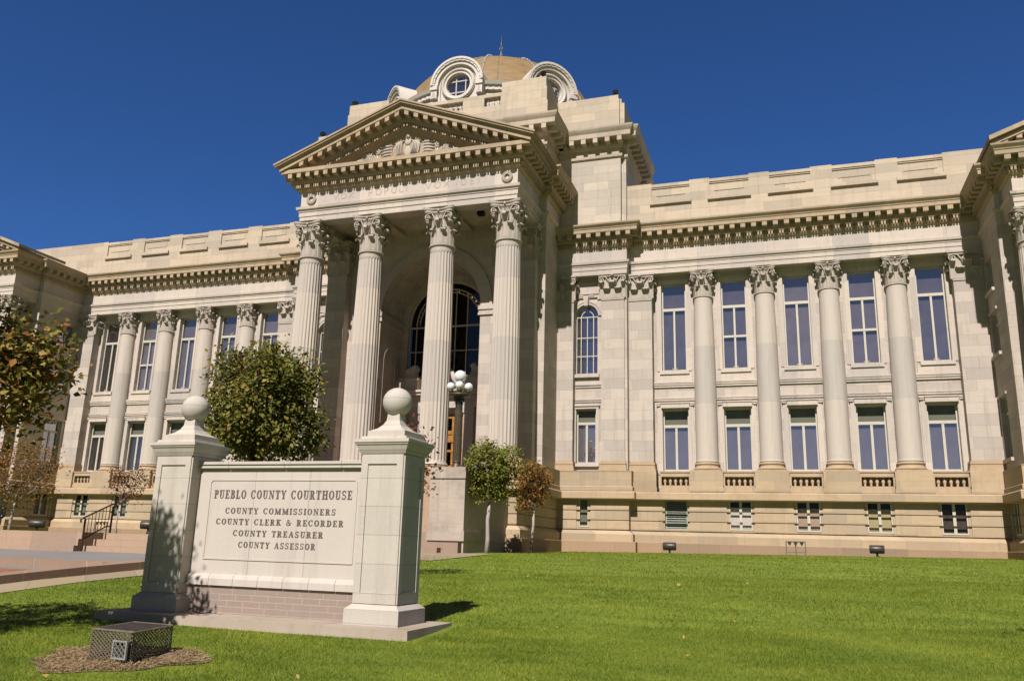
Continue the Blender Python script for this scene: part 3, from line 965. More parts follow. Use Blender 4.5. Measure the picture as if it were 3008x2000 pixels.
# ---- portico: body walls, arch, floor, ceiling
mb = MB()
for s in (1, -1):
    x0, x1 = sorted((s * 3.0, s * XB))
    mb.box(x0, x1, YB, -.8, -1.15, 8.2)
    x0, x1 = sorted((s * 3.0, s * XB)); 
NA = 24
for k in range(NA):
    a0, a1 = PI * k / NA, PI * (k + 1) / NA
    p0 = (3 * math.cos(a0), 8.2 + 3 * math.sin(a0)); p1 = (3 * math.cos(a1), 8.2 + 3 * math.sin(a1))
    mb.prism([p0, (p0[0], 12.376), (p1[0], 12.376), p1], 'y', YB, -.8)
for s in (1, -1):
    x0, x1 = sorted((s * 3.0, s * XB)); mb.box(x0, x1, YB, -.8, 8.2, 12.376)
P(mb, 'portico_body_wall', S_WALL)
mb = MB()
for k in range(NA):
    a0, a1 = PI * k / NA, PI * (k + 1) / NA
    for ri, ro, y in ((3.0, 3.55, YB - .05), (3.55, 3.70, YB - .10)):
        q = [(r * math.cos(a), 8.2 + r * math.sin(a)) for r, a in ((ri, a0), (ro, a0), (ro, a1), (ri, a1))]
        mb.prism(q, 'y', y, YB + .02)
    for yy in (-3.0, -1.75):
        q = [(r * math.cos(a), 8.2 + r * math.sin(a)) for r, a in ((2.94, a0), (3.02, a0), (3.02, a1), (2.94, a1))]
        mb.prism(q, 'y', yy, yy + .30)
for k in range(1, 8):
    a = PI * k / 8
    c_, s_ = math.cos(a), math.sin(a); t = (-s_ * .12, c_ * .12)
    q = [(2.95 * c_ - t[0], 8.2 + 2.95 * s_ - t[1]), (2.95 * c_ + t[0], 8.2 + 2.95 * s_ + t[1]), (3.02 * c_ + t[0], 8.2 + 3.02 * s_ + t[1]), (3.02 * c_ - t[0], 8.2 + 3.02 * s_ - t[1])]
    mb.prism(q, 'y', YB + .05, -.82)
for s in (1, -1):
    for (a, b, za, zb) in ((2.86, 3.9, 7.95, 8.2), (2.92, 3.84, 7.80, 7.95), (2.89, 3.87, 7.66, 7.78)):
        mb.box(*sorted((s * a, s * b)), YB - .12 + (a - 2.86), -.82, za, zb)
    # wall niche in the vestibule side
    cy, cz = -2.15, 5.6
    side = lambda y, d, z, s=s: (s * (3.0 - d), y, z)
    for k in range(12):
        a0, a1 = PI * k / 12, PI * (k + 1) / 12
        q = [(cy + r * math.cos(a), cz + r * math.sin(a)) for r, a in ((.62, a0), (.80, a0), (.80, a1), (.62, a1))]
        n_ = len(q)
        vs = [(s * 2.985, y, z) for y, z in q] + [(s * 3.01, y, z) for y, z in q]
        mb.add(vs, [(0, 1, 2, 3)] + [(i, (i + 1) % 4, 4 + (i + 1) % 4, 4 + i) for i in range(4)])
    for q in (-1, 1):
        mb.box(*sorted((s * 2.985, s * 3.01)), *sorted((cy + q * .62, cy + q * .80)), 2.0, cz)
P(mb, 'arch_mouldings', S_TRIM)
mb = MB()
mb.box(-6.7, 6.7, -7.8, -.4, -1.6, -1.15)
mb.box(-6.75, -6.3, -7.85, -3.5, -1.55, -1.148); mb.box(6.3, 6.75, -7.85, -3.5, -1.55, -1.148)
P(mb, 'portico_floor', S_STEP)
mb = MB()
mb.box(-5.4, 5.4, -6.71, -3.5, 12.82, 12.95)
mb.box(-5.4, 5.4, -6.75, -6.70, 12.385, 12.83)
for s in (1, -1):
    mb.box(*sorted((s * 5.39, s * 5.45)), -6.75, -3.5, 12.385, 12.83)
    mb.box(*sorted((s * 1.75, s * 2.35)), -6.72, -3.5, 12.60, 12.83)
mb.box(-6.2, 6.2, -3.62, -3.55, 12.378, 12.9)
P(mb, 'portico_ceiling', S_WALL)

# ---- great arched window and portal at the back of the portico
mb = MB()
yw = -.80
for s in (1, -1):
    mb.box(*sorted((s * 2.6, s * 3.02)), yw, yw + .3, -1.15, 8.1)
for k in range(NA):
    a0, a1 = PI * k / NA, PI * (k + 1) / NA
    q = [(2.6 * math.cos(a0), 8.1 + 2.6 * math.sin(a0)), (3.1 * math.cos(a0), 8.15 + 3.1 * math.sin(a0)), (3.1 * math.cos(a1), 8.15 + 3.1 * math.sin(a1)), (2.6 * math.cos(a1), 8.1 + 2.6 * math.sin(a1))]
    mb.prism(q, 'y', yw, yw + .3)
mb.box(-2.6, 2.6, yw, yw + .3, 2.6, 3.6)
mb.box(-2.6, -1.5, yw, yw + .3, -1.15, 2.6); mb.box(1.5, 2.6, yw, yw + .3, -1.15, 2.6)
P(mb, 'vestibule_end_wall', S_WALL)
mb = MB()
def barc(r, t, y0=-.66, y1=-.58, zc=8.1, n=24):
    for k in range(n):
        a0, a1 = PI * k / n, PI * (k + 1) / n
        q = [(rr * math.cos(a), zc + rr * math.sin(a)) for rr, a in ((r - t, a0), (r, a0), (r, a1), (r - t, a1))]
        mb.prism(q, 'y', y0, y1)
barc(2.6, .12); barc(2.16, .07); barc(1.95, .06)
for x in (-2.54, -2.12, -1.08, -.36, .36, 1.08, 2.12, 2.54):
    mb.box(x - .028, x + .028, -.655, -.585, 3.6, 8.1 + math.sqrt(max(0, 2.05 ** 2 - x * x)) if abs(x) < 2 else 8.1)
for z, h in ((8.0, .10), (6.5, .05), (5.0, .05)):
    mb.box(-2.56, 2.56, -.67, -.575, z - h, z)
for k in range(1, 24):
    a = PI * k / 24
    for ra, rb in ((1.95, 2.1),):
        c_, s_ = math.cos(a), math.sin(a)
        mb.tube([(ra * c_, -.62, 8.1 + ra * s_), (rb * c_, -.62, 8.1 + rb * s_)], .022, 4)
gw = P(mb, 'arched_portico_window', M_FRAME)
mb = MB()
pts = [(2.56 * math.cos(PI * k / 24), 8.1 + 2.56 * math.sin(PI * k / 24)) for k in range(25)]
mb.prism([(-2.56, 3.6)] + [(2.56, 3.6)] + pts, 'y', -.625, -.615)
mb.build('pane', M_GLASSD, gw)
mb = MB(); mb.box(-3, 3, .6, .62, -1.1, 11); mb.build('dark_hall', M_DARK, gw)
mbu, tb, bb = newmat('warm hall lamp glow')
bb.inputs['Emission Color'].default_value = (1.0, 0.45, 0.12, 1); bb.inputs['Emission Strength'].default_value = 4.0
bb.inputs['Base Color'].default_value = (.3, .15, .05, 1)
mb = MB()
for a in (78, 62, 52, 42, 104, 118, 130):
    mb.ball((2.03 * math.cos(R(a)), -.45, 8.1 + 2.03 * math.sin(R(a))), .045, 8, 6)
mb.build('hall_lamp_bulbs', mbu, gw)

mb = MB()   # stone portal
for s in (1, -1):
    mb.box(*sorted((s * 1.35, s * 1.95)), -1.35, -.8, -1.15, 3.0)
    mb.box(*sorted((s * 1.30, s * 2.0)), -1.42, -.8, 2.7, 3.0)
    mb.box(*sorted((s * 1.32, s * 1.98)), -1.40, -.8, -1.15, -.7)
    mb.box(*sorted((s * 1.45, s * 2.5)), -1.62, -.8, 4.02, 4.6); mb.box(*sorted((s * 1.38, s * 2.58)), -1.70, -.8, 4.6, 4.72)
mb.box(-2.2, 2.2, -1.42, -.8, 3.0, 3.35); mb.box(-2.1, 2.1, -1.36, -.8, 3.35, 3.7); mb.box(-2.45, 2.45, -1.75, -.8, 3.72, 3.88); mb.box(-2.55, 2.55, -1.85, -.8, 3.88, 4.0)
mb.box(-.55, .55, -1.5, -.8, 4.0, 4.35); mb.box(-.42, .42, -1.42, -.8, 4.35, 5.3)
mb.smooth = True
for s in (1, -1):
    mb.tube([(s * .95, -1.2, 4.1), (s * .85, -1.2, 4.5), (s * .6, -1.2, 4.75), (s * .5, -1.2, 5.1)], [.16, .2, .16, .1], 8)
    mb.ball((s * .95, -1.2, 4.28), .2, 8, 6)
mb.lathe([(.28, 5.3), (.2, 5.4), (.34, 5.65), (.38, 5.9), (.25, 6.1), (.3, 6.2), (.05, 6.25)], 0, -1.15, 14)
P(mb, 'entrance_portal', S_TRIM)
for s in (1, -1):   # crouching stone beasts on the portal ends
    x = s * 2.0
    mb = MB(); mb.smooth = True
    for (dy, k_) in ((-1.42, .9), (-1.22, 1.0), (-1.02, .9)):
        q = [(-.42, 4.72), (.44, 4.72), (.50, 4.95), (.40, 5.25), (.22, 5.42), (.06, 5.40), (-.02, 5.52), (-.14, 5.60), (-.30, 5.54), (-.38, 5.42), (-.30, 5.34), (-.24, 5.15), (-.34, 4.95)]
        mb.smooth = False
        mb.prism([(x + s * u * k_, 4.72 + (z - 4.72) * k_) for u, z in q], 'y', dy, dy + .199)
    P(mb, 'portal_sculpture', S_TRIM)
mb = MB()
mb.box(-1.35, 1.35, -.98, -.9, 2.45, 2.62); mb.box(-1.35, 1.35, -1.0, -.88, 1.55, 1.75); mb.box(-1.35, 1.35, -1.02, -.88, 1.1, 1.3); mb.box(-1.35, 1.35, -1.0, -.9, .55, .68)
for x in (-1.3, -.68, -.04, .60, 1.22):
    mb.box(x - .06, x + .10, -.97, -.9, -1.15, 2.5)
mb.box(-1.35, 1.35, -.96, -.91, -1.15, -.2)
mb.box(-1.35, 1.35, -.95, -.92, 1.3, 1.56)
dr = P(mb, 'entrance_doors', M_WOOD)
mb = MB(); mb.box(-1.35, 1.35, -.925, -.915, -1.1, 2.5); mb.build('door_glass', M_GLASSD, dr)
mb = MB(); mb.box(-1.4, 1.4, -.6, -.58, -1.1, 2.55); mb.build('dark_hall', M_DARK, dr)

# ---- pediment
mb = MB()
def chv(t0, t1, y0, y1, hw, z0=15.47, rise=2.86, hw0=7.45):
    k = rise / hw0
    zt = lambda x: z0 + rise - abs(x) * k
    mb.prism([(-hw, zt(hw) - t0), (0, zt(0) - t0), (hw, zt(hw) - t0), (hw, zt(hw) - t1), (0, zt(0) - t1), (-hw, zt(hw) - t1)], 'y', y0, y1)
YT = -7.52
chv(0, .10, -8.76, -3.2, 7.47); chv(.10, .20, -8.70, -3.2, 7.40); chv(.20, .27, -8.62, -3.2, 7.3)
chv(.27, .50, -8.53, -3.2, 7.2)
chv(.50, .56, -8.02, -3.2, 6.55); chv(.56, .86, -8.0, -3.2, 6.4)
chv(.86, .96, -7.98, -3.2, 5.6); chv(.96, 1.19, -7.76, -3.2, 5.3); chv(1.19, 1.30, -7.68, -3.2, 4.6)
k = 2.86 / 7.45
for q in (-1, 1):
    u = .28 if q > 0 else .28
    n = 0
    while u < 6.1:
        z = 15.47 + 2.86 - u * k - .505
        x = q * u
        d = .11 * k * (-q)
        mb.hexa([(x - .125, -8.50, z - .25 - d), (x + .125, -8.50, z - .25 + d), (x + .125, -7.95, z - .25 + d), (x - .125, -7.95, z - .25 - d)],
                [(x - .125, -8.50, z - d), (x + .125, -8.50, z + d), (x + .125, -7.95, z + d), (x - .125, -7.95, z - d)])
        u += .56
    u = .09
    while u < 4.7:
        z = 15.47 + 2.86 - u * k - .97
        x = q * u; d = .045 * k * (-q)
        mb.hexa([(x - .045, -7.96, z - .20 - d), (x + .045, -7.96, z - .20 + d), (x + .045, -7.74, z - .20 + d), (x - .045, -7.74, z - .20 - d)],
                [(x - .045, -7.96, z - d), (x + .045, -7.96, z + d), (x + .045, -7.74, z + d), (x - .045, -7.74, z - d)])
        u += .14
mb.prism([(-6.6, 15.2), (6.6, 15.2), (0, 17.75)], 'y', YT, -3.2)
pd = P(mb, 'pediment', S_CORN)
# eagle and scroll relief
mb = MB(); mb.smooth = True
yz = YT
mb.ball((0, yz, 15.85), .26, 14, 10, (.8, .18, 1.25)); mb.ball((0, yz - .03, 16.68), .11, 10, 8, (1, .9, 1.1)); mb.tube([(0, yz - .15, 16.72), (.04, yz - .2, 16.62)], [.04, .02], 6)
mb.ball((0, yz - .0, 16.40), .20, 10, 8, (1.0, .35, 1.0))
for s in (1, -1):
    for i in range(5):
        x0 = s * (.20 + .09 * i)
        mb.tube([(x0, yz - .03, 16.48 - .03 * i), (x0 + s * .14, yz - .08, 16.40 - .05 * i), (x0 + s * .10, yz - .06, 15.95 - .05 * i), (x0 - s * .02, yz - .02, 15.62)], [.042, .048, .036, .022], 6)
    ring = [(s * .78 + .17 * math.cos(t), yz - .01, 15.88 + .50 * math.sin(t)) for t in [2 * PI * i / 20 for i in range(20)]]
    mb.tube(ring, .055, 6, close=True)
    for t in [2 * PI * i / 16 for i in range(16)]: mb.ball((s * .78 + .18 * math.cos(t), yz - .05, 15.88 + .51 * math.sin(t)), .05, 5, 4)
    for i in range(5):
        z_ = 16.28 - .17 * i
        mb.tube([(s * .95, yz - .02, z_), (s * 1.3, yz - .04, z_ - .02), (s * (1.62 - .02 * i), yz - .03, z_ - .05 - .02 * i)], [.06, .062, .045], 6)
        mb.tube([(s * .95, yz - .0, z_ - .08), (s * 1.5, yz - .01, z_ - .11)], .035, 5)
    for rr in (.40, .29, .18, .08):
        mb.tube([(s * 2.28 + rr * math.cos(t), yz - .02 - .03 * (rr < .3), 15.60 + rr * .88 * math.sin(t)) for t in [2 * PI * i / 20 for i in range(20)]], .05, 6, close=True)
    coil(mb, Vector((s * 1.78, yz - .03, 16.0)), Vector((1, 0, 0)), .17, .045, -s, n=14)
    mb.tube([(s * 1.78, yz - .02, 15.8), (s * 1.72, yz - .03, 15.5), (s * 1.9, yz - .02, 15.32)], [.06, .07, .04], 6)
    mb.tube([(s * 2.62, yz - .02, 15.62), (s * 2.95, yz - .03, 15.58), (s * 3.3, yz - .02, 15.44), (s * 3.9, yz, 15.32)], [.09, .09, .06, .02], 6)
    mb.tube([(s * .2, yz - .04, 15.30), (s * .42, yz - .07, 15.42), (s * .34, yz - .04, 15.62)], [.08, .08, .04], 6)
mb.build('eagle_relief', S_CAP, pd)

# ---- frieze wreaths and inscription
GL = {}
def seg(*pts): return ('l', pts)
def arc(cx, cy, rx, ry, a0, a1): return ('a', cx, cy, rx, ry, a0, a1)
for ch, wd, st in [
    ('V', .95, [seg((0, 1), (.475, 0)), seg((.475, 0), (.95, 1))]), ('O', 1.0, [arc(.5, .5, .5, .5, 0, 360)]), ('X', .85, [seg((0, 1), (.85, 0)), seg((0, 0), (.85, 1))]),
    ('P', .6, [seg((0, 0), (0, 1)), arc(.28, .74, .3, .26, -90, 90), seg((0, 1), (.28, 1)), seg((0, .48), (.28, .48))]),
    ('U', .8, [seg((0, 1), (0, .35)), arc(.4, .35, .4, .35, 180, 360), seg((.8, 1), (.8, .35))]), ('L', .55, [seg((0, 1), (0, 0)), seg((0, 0), (.55, 0))]),
    ('I', .08, [seg((.04, 0), (.04, 1))]), ('D', .8, [seg((0, 0), (0, 1)), arc(.3, .5, .5, .5, -90, 90), seg((0, 1), (.3, 1)), seg((0, 0), (.3, 0))]),
    ('E', .55, [seg((0, 0), (0, 1)), seg((0, 1), (.55, 1)), seg((0, .52), (.45, .52)), seg((0, 0), (.55, 0))])]:
    GL[ch] = (wd, st)


def bar(mb, p, q, w_, y, d):
    dx, dz = q[0] - p[0], q[1] - p[1]; l = math.hypot(dx, dz) or 1
    nx, nz = -dz / l * w_ / 2, dx / l * w_ / 2
    mb.prism([(p[0] + nx, p[1] + nz), (p[0] - nx, p[1] - nz), (q[0] - nx, q[1] - nz), (q[0] + nx, q[1] + nz)], 'y', y - d, y + .004)


def arcbar(mb, cx, cz, rx, rz, a0, a1, w_, y, d, n=18, w2=None):
    # ring sector, thickness w_ at the sides and w2 at top and bottom
    w2 = w2 or w_
    for k in range(n):
        ts = [R(a0 + (a1 - a0) * (k + j) / n) for j in (0, 1)]
        q = []
        for t in ts: q.append((cx + (rx + w_ / 2) * math.cos(t), cz + (rz + w2 / 2) * math.sin(t)))
        for t in ts[::-1]: q.append((cx + (rx - w_ / 2) * math.cos(t), cz + (rz - w2 / 2) * math.sin(t)))
        mb.prism(q, 'y', y - d, y + .004)


H = .33; y = YF; cnt = 0
for word, xa, xb in (('VOX', -4.28, -3.02), ('POPULI', -2.10, .13), ('VOX', 1.20, 2.52), ('DEI', 3.22, 4.18)):
    tot = sum(GL[c][0] for c in word) * H
    gap = (xb - xa - tot) / max(1, len(word) - 1)
    x = xa
    mb = MB()
    for c in word:
        for stk in GL[c][1]:
            cnt += 1; d = .008 + .0006 * (cnt % 7)
            if stk[0] == 'l':
                (p, q) = stk[1]
                bar(mb, (x + p[0] * H, 13.51 + p[1] * H), (x + q[0] * H, 13.51 + q[1] * H), .032, y, d)
            else:
                _, cx, cz, rx, rz, a0, a1 = stk
                arcbar(mb, x + cx * H, 13.51 + cz * H, rx * H, rz * H, a0, a1, .03, y, d)
        x += GL[c][0] * H + gap
    P(mb, 'carved_word', M_CUTSHADE)
wreath = None
for x in (-5.6, 5.72):
    mb = MB(); mb.smooth = True
    mb.tube([(.21 * math.cos(t), 0, .21 * math.sin(t)) for t in [2 * PI * i / 24 for i in range(24)]], .05, 6, close=True)
    for i in range(22):
        t = 2 * PI * i / 22
        for rr in (.17, .25):
            mb.ball((rr * math.cos(t + rr), -.03, rr * math.sin(t + rr)), .05, 6, 5)
    if wreath is None: wreath = o = mb.build('wreath', S_CAP, CH)
    else: o = wreath.copy(); C.objects.link(o)
    o.location = Vector((x, YF - .03, 13.66)) - _lnk

# ---- tower, attic, dome
TW = [(0, 17.40), (.10, 17.45), (.12, 17.6), (.02, 17.65), (.02, 18.02), (.08, 18.06), (.10, 18.15), (.14, 18.16), (.14, 18.45), (.68, 18.46), (.70, 18.72), (.74, 18.78), (.78, 18.84), (.84, 18.95), (.86, 19.05), (-.3, 19.1)]
T_C = [(-6.45, -.7), (-6.45, -3.3), (6.45, -3.3), (6.45, -.7)]
T_R = [(6.4, -.8), (10.2, -.8), (10.2, -.55), (10.47, -.55), (10.47, 4.2), (10.1, 4.2), (10.1, 13.5)]
T_L = [(-x, y) for x, y in T_R[::-1]]
for pth in (T_C, T_R, T_L):
    mb = MB(); sweep(mb, pth, TW)
    blocks(mb, pth, .4, .13, .665, 18.17, 18.455, .72, .27)
    P(mb, 'tower_cornice', S_TCOR)
mb = MB()
mb.box(-10.2, 10.2, -.8, 13.5, 13.0, 17.42)
mb.box(-10.47, -10.21, -.55, 4.2, 13.0, 17.42); mb.box(10.21, 10.47, -.55, 4.2, 13.0, 17.42)
mb.box(-6.45, 6.45, -3.3, -.79, 14.0, 17.42)
P(mb, 'tower_wall', S_TOW)
mb = MB()
for s in (1, -1):
    mb.box(*sorted((s * 6.0, s * 10.12)), -.72, .2, 19.05, 21.2); mb.box(*sorted((s * 6.0, s * 10.05)), -.66, .2, 21.2, 21.48)
    mb.box(*sorted((s * 9.4, s * 10.38)), -.5, 6.5, 19.05, 21.0); mb.box(*sorted((s * 9.6, s * 10.2)), -.45, 6.4, 21.0, 21.3)
    mb.box(*sorted((s * 3.62, s * 6.48)), -3.24, -.6, 19.05, 20.3); mb.box(*sorted((s * 3.62, s * 6.42)), -3.2, -.6, 20.3, 21.2); mb.box(*sorted((s * 3.66, s * 6.36)), -3.16, -.6, 21.2, 21.85)
    mb.box(*sorted((s * 1.25, s * 2.6)), -3.2, -2.6, 20.3, 21.2)
mb.box(-3.63, 3.63, -3.24, -2.6, 19.05, 20.4)
mb.box(-1.26, 1.26, -3.22, -2.7, 20.98, 21.2)
for s in (1, -1): mb.box(*sorted((s * 2.59, s * 3.63)), -3.22, -2.7, 20.98, 21.2)
mb.box(-10, 10, -.5, 13.3, 19.0, 19.3)
P(mb, 'attic', S_UP)
for xs in ([-1.05 + .30 * i for i in range(8)], [2.78 + .32 * i for i in range(3)], [-2.78 - .32 * i for i in range(3)]):
    mb = MB(); mb.smooth = True
    for x in xs:
        mb.lathe([(.08, 20.4), (.085, 20.46), (.05, 20.49), (.11, 20.62), (.11, 20.68), (.055, 20.83), (.08, 20.88), (.085, 20.98)], x, -2.98, 10)
    P(mb, 'attic_balustrade', S_TRIM)

DC = (0, 6.5)
mb = MB(); mb.smooth = True
mb.lathe([(7.25, 19.2), (7.25, 22.6)], *DC, n=64, cap=False)
mb.smooth = False
for i in range(8):
    a0 = R(45 * i + 13.0); a1 = R(45 * i + 32.0)
    mb.lathe([(7.25, 22.6), (7.45, 22.65), (7.45, 22.95), (7.62, 23.0), (7.62, 23.25), (7.75, 23.3), (7.85, 23.5), (7.5, 23.55), (7.3, 23.75), (7.1, 23.75)], *DC, n=12, cap=False, a0=a0, a1=a1)
    for k in range(7):
        a = a0 + (a1 - a0) * (k + .5) / 7
        mb.box(DC[0] + 7.58 * math.cos(a) - .06, DC[0] + 7.58 * math.cos(a) + .06, DC[1] + 7.58 * math.sin(a) - .06, DC[1] + 7.58 * math.sin(a) + .06, 23.02, 23.22)
P(mb, 'dome_drum', S_DRUM)
mb = MB(); mb.smooth = True
prof = [(7.15 * math.cos(t), 23.0 + 5.55 * math.sin(t)) for t in [PI / 2 * i / 24 for i in range(24)]] + [(.35, 28.54), (.05, 28.56)]
mb.lathe(prof, *DC, n=96, cap=False)
dome = P(mb, 'dome', M_DOME)
mb = MB()
for i in range(24):
    a = 2 * PI * (i + .25) / 24
    mb.tube([(DC[0] + 7.16 * math.cos(t) * math.cos(a), DC[1] + 7.16 * math.cos(t) * math.sin(a), 23.0 + 5.56 * math.sin(t)) for t in [PI / 2 * k / 16 for k in range(1, 16)]], .022, 4)
mb.build('sheet_seams', M_DOME, dome)
for i in range(12):
    mb = MB()
    a = 2 * PI * (i + .3) / 12 + .02
    mb.tube([(DC[0] + 7.18 * math.cos(t) * math.cos(a), DC[1] + 7.18 * math.cos(t) * math.sin(a), 23.0 + 5.60 * math.sin(t)) for t in [R(8 + 3.8 * k) for k in range(21)]], .012, 4)
    for k in range(60):
        t = R(8) + R(76) * k / 60
        c = Vector((DC[0] + 7.2 * math.cos(t) * math.cos(a), DC[1] + 7.2 * math.cos(t) * math.sin(a), 23.0 + 5.62 * math.sin(t)))
        mb.ball(tuple(c + Vector((rnd.uniform(-.05, .05), 0, .02))), .034, 5, 4)
    mb.build('light_string', M_BULBS, dome)
mb = MB(); mb.smooth = True
mb.lathe([(.12, 28.5), (.07, 28.7), (.035, 28.8), (.03, 30.0), (.07, 30.1), (.03, 30.2), (.07, 30.35), (.025, 30.5), (.025, 31.0), (.06, 31.1), (.02, 31.2), (.012, 31.8)], *DC, n=10)
for s in (1, -1):
    mb.tube([(0, 6.5, 30.6), (s * .14, 6.5, 30.75), (s * .06, 6.5, 30.95)], .025, 5); mb.tube([(0, 6.5, 30.05), (s * .13, 6.5, 30.2), (s * .05, 6.5, 30.35)], .025, 5)
P(mb, 'finial', M_PIPE)

dm = None
for i in range(8):
    if dm is None:
        mb = MB()
        zc = 23.5
        def half(r0_, r1_, y0, y1, a0=0, a1=180, n=20):
            for k_ in range(n):
                t0, t1 = R(a0 + (a1 - a0) * k_ / n), R(a0 + (a1 - a0) * (k_ + 1) / n)
                q = [(r * math.cos(t), zc + r * math.sin(t)) for r, t in ((r0_, t0), (r1_, t0), (r1_, t1), (r0_, t1))]
                mb.prism(q, 'y', y0, y1)
        half(1.62, 1.76, -7.98, -5.0); half(1.50, 1.62, -7.93, -5.0); half(1.30, 1.50, -7.84, -5.0)
        half(1.18, 1.30, -7.66, -5.0)
        for k_ in range(14):
            t = PI * (k_ + .5) / 14
            mb.tube([(1.56 * math.cos(t), -7.86, zc + 1.56 * math.sin(t)), (1.56 * math.cos(t), -7.965, zc + 1.56 * math.sin(t))], .04, 5)
        for s in (1, -1):
            mb.box(*sorted((s * 1.30, s * 1.72)), -7.9, -5.5, zc - .16, zc)
            mb.box(*sorted((s * 1.28, s * 1.76)), -7.98, -5.5, zc - .34, zc - .16)
            mb.box(*sorted((s * 1.32, s * 1.72)), -7.9, -5.5, zc - .95, zc - .34)
            mb.frus(*sorted((s * 1.36, s * 1.68)), -7.93, -7.9, zc - .92, s * 1.52 - .02, s * 1.52 + .02, -8.02, -7.9, zc - .5)
            mb.box(*sorted((s * 1.18, s * 1.34)), -7.66, -5.5, zc - 2, zc)
        half(.80, 1.14, -7.66, -7.2, 0, 360, 32)
        # face plate around the round opening
        for k_ in range(32):
            t0, t1 = 2 * PI * k_ / 32, 2 * PI * (k_ + 1) / 32
            f = lambda t: (max(-1.25, min(1.25, 1.9 * math.cos(t))), max(-1.6, min(1.25, 1.9 * math.sin(t))))
            a_, b_ = f(t0), f(t1)
            mb.prism([(.85 * math.cos(t0), zc + .85 * math.sin(t0)), (a_[0], zc + a_[1]), (b_[0], zc + b_[1]), (.85 * math.cos(t1), zc + .85 * math.sin(t1))], 'y', -7.56, -7.4)
        mb.smooth = True
        mb.tube([(1.02 * math.cos(t), -7.67, zc + 1.02 * math.sin(t)) for t in [2 * PI * k_ / 32 for k_ in range(32)]], .09, 7, close=True)
        for k_ in range(44):
            t = 2 * PI * k_ / 44
            mb.ball((1.02 * math.cos(t), -7.735, zc + 1.02 * math.sin(t)), .042, 5, 4)
        dm = P(mb, 'dome_dormer', S_DRUM)
        mb = MB()
        for a, b in (((-.03, .03)), ): mb.box(a - .22, b - .22, -7.40, -7.34, zc - .8, zc + .8)
        mb.box(.38, .44, -7.40, -7.34, zc - .8, zc + .8)
        mb.box(-.8, .8, -7.40, -7.34, zc - .45, zc - .39); mb.box(-.8, .8, -7.40, -7.34, zc + .32, zc + .38)
        wn = mb.build('round_window', M_FRAME, dm)
        mb = MB(); mb.prism([(.84 * math.cos(2 * PI * k_ / 24), zc + .84 * math.sin(2 * PI * k_ / 24)) for k_ in range(24)], 'y', -7.365, -7.36)
        mb.build('pane', M_GLASS, wn)
        mb = MB(); mb.prism([(.86 * math.cos(2 * PI * k_ / 24), zc + .86 * math.sin(2 * PI * k_ / 24)) for k_ in range(24)], 'y', -7.27, -7.25)
        mb.build('blind', BL_GREY, wn)
        o = dm
    else:
        o = copy_tree(dm, CH)
    o.location = Vector((DC[0], DC[1], 0)) - _lnk
    o.rotation_euler = (0, 0, 2 * PI * i / 8)

# ---- windows
def win_frame(wd, ht, bars_h, bars_v, t=.065, orn=False):
    mb = MB(); h = wd / 2
    mb.box(-h, -h + t, -.05, .04, 0, ht); mb.box(h - t, h, -.05, .04, 0, ht)
    mb.box(-h + t, h - t, -.05, .04, 0, t * 1.2); mb.box(-h + t, h - t, -.05, .04, ht - t, ht)
    for (z, b) in bars_h: mb.box(-h + t, h - t, -.06, .035, z - b / 2, z + b / 2)
    for (z0, z1, x, b) in bars_v: mb.box(x - b / 2, x + b / 2, -.045, .03, z0, z1)
    if orn:
        for i in (-1, 1):
            mb.tube([(0, -.08, .03), (i * .08, -.09, .05), (i * .13, -.09, .11), (i * .09, -.09, .16), (i * .05, -.09, .12)], .022, 5)
        mb.tube([(0, -.07, .0), (0, -.08, .22)], [.05, .02], 6)
    return mb


def make_win(wd, ht, bh, bv, blinds, orn=False, split=False, glass=M_GLASS):
    o = win_frame(wd, ht, bh, bv, orn=orn).build('window', M_FRAME, CH)
    zt = bh[0][0] if split else ht - .04
    mb = MB(); mb.quad((-wd / 2 + .04, 0, .04), (wd / 2 - .04, 0, .04), (wd / 2 - .04, 0, zt), (-wd / 2 + .04, 0, zt)); mb.build('pane', glass, o)
    if split:
        mb = MB(); mb.quad((-wd / 2 + .04, 0, zt), (wd / 2 - .04, 0, zt), (wd / 2 - .04, 0, ht - .04), (-wd / 2 + .04, 0, ht - .04)); mb.build('pane', M_GLASSC, o)
    for (z0, z1, m) in blinds:
        mb = MB(); mb.box(-wd / 2, wd / 2, .10, .11, z0, z1); mb.build('blind', m, o)
    mb = MB(); mb.box(-wd / 2 - .1, wd / 2 + .1, .30, .32, -.1, ht + .1); mb.build('dark_room', M_DARK, o)
    return o


W_UA = make_win(1.30, 4.88, [(3.46, .15)], [(.06, 3.42, 0, .10)], [(0.05, 4.85, BL_LAV)], True)
W_UB = make_win(1.30, 4.88, [(3.46, .15), (1.80, .12)], [(.06, 1.76, 0, .10), (1.84, 3.42, 0, .10)], [(0.05, 4.85, BL_LAV)], True)
W_LO = make_win(1.34, 3.24, [(2.36, .15)], [(.06, 2.30, 0, .12)], [(0.05, 2.36, BL_LAV), (2.37, 3.22, BL_GREEN)], split=True)
W_BA = make_win(1.13, 1.46, [], [(.06, 1.42, 0, .13)], [(.10, 1.12, BL_WHITE)], glass=M_GLASSC)
W_NB = make_win(.54, 1.46, [], [], [(.05, 1.42, BL_GREEN)], glass=M_GLASSC)
W_NR = make_win(1.08, 2.92, [(2.16, .14)], [(.06, 2.10, 0, .12)], [(0.05, 2.16, BL_LAV), (2.17, 2.9, BL_GREEN)], split=True)
W_PU = make_win(1.32, 1.53, [], [(.06, 1.5, 0, .10)], [(.05, 1.5, BL_GREY)])
W_PM = make_win(1.32, 2.0, [(1.5, .1)], [(.06, 1.46, 0, .10)], [(.05, 1.95, BL_GREY)])
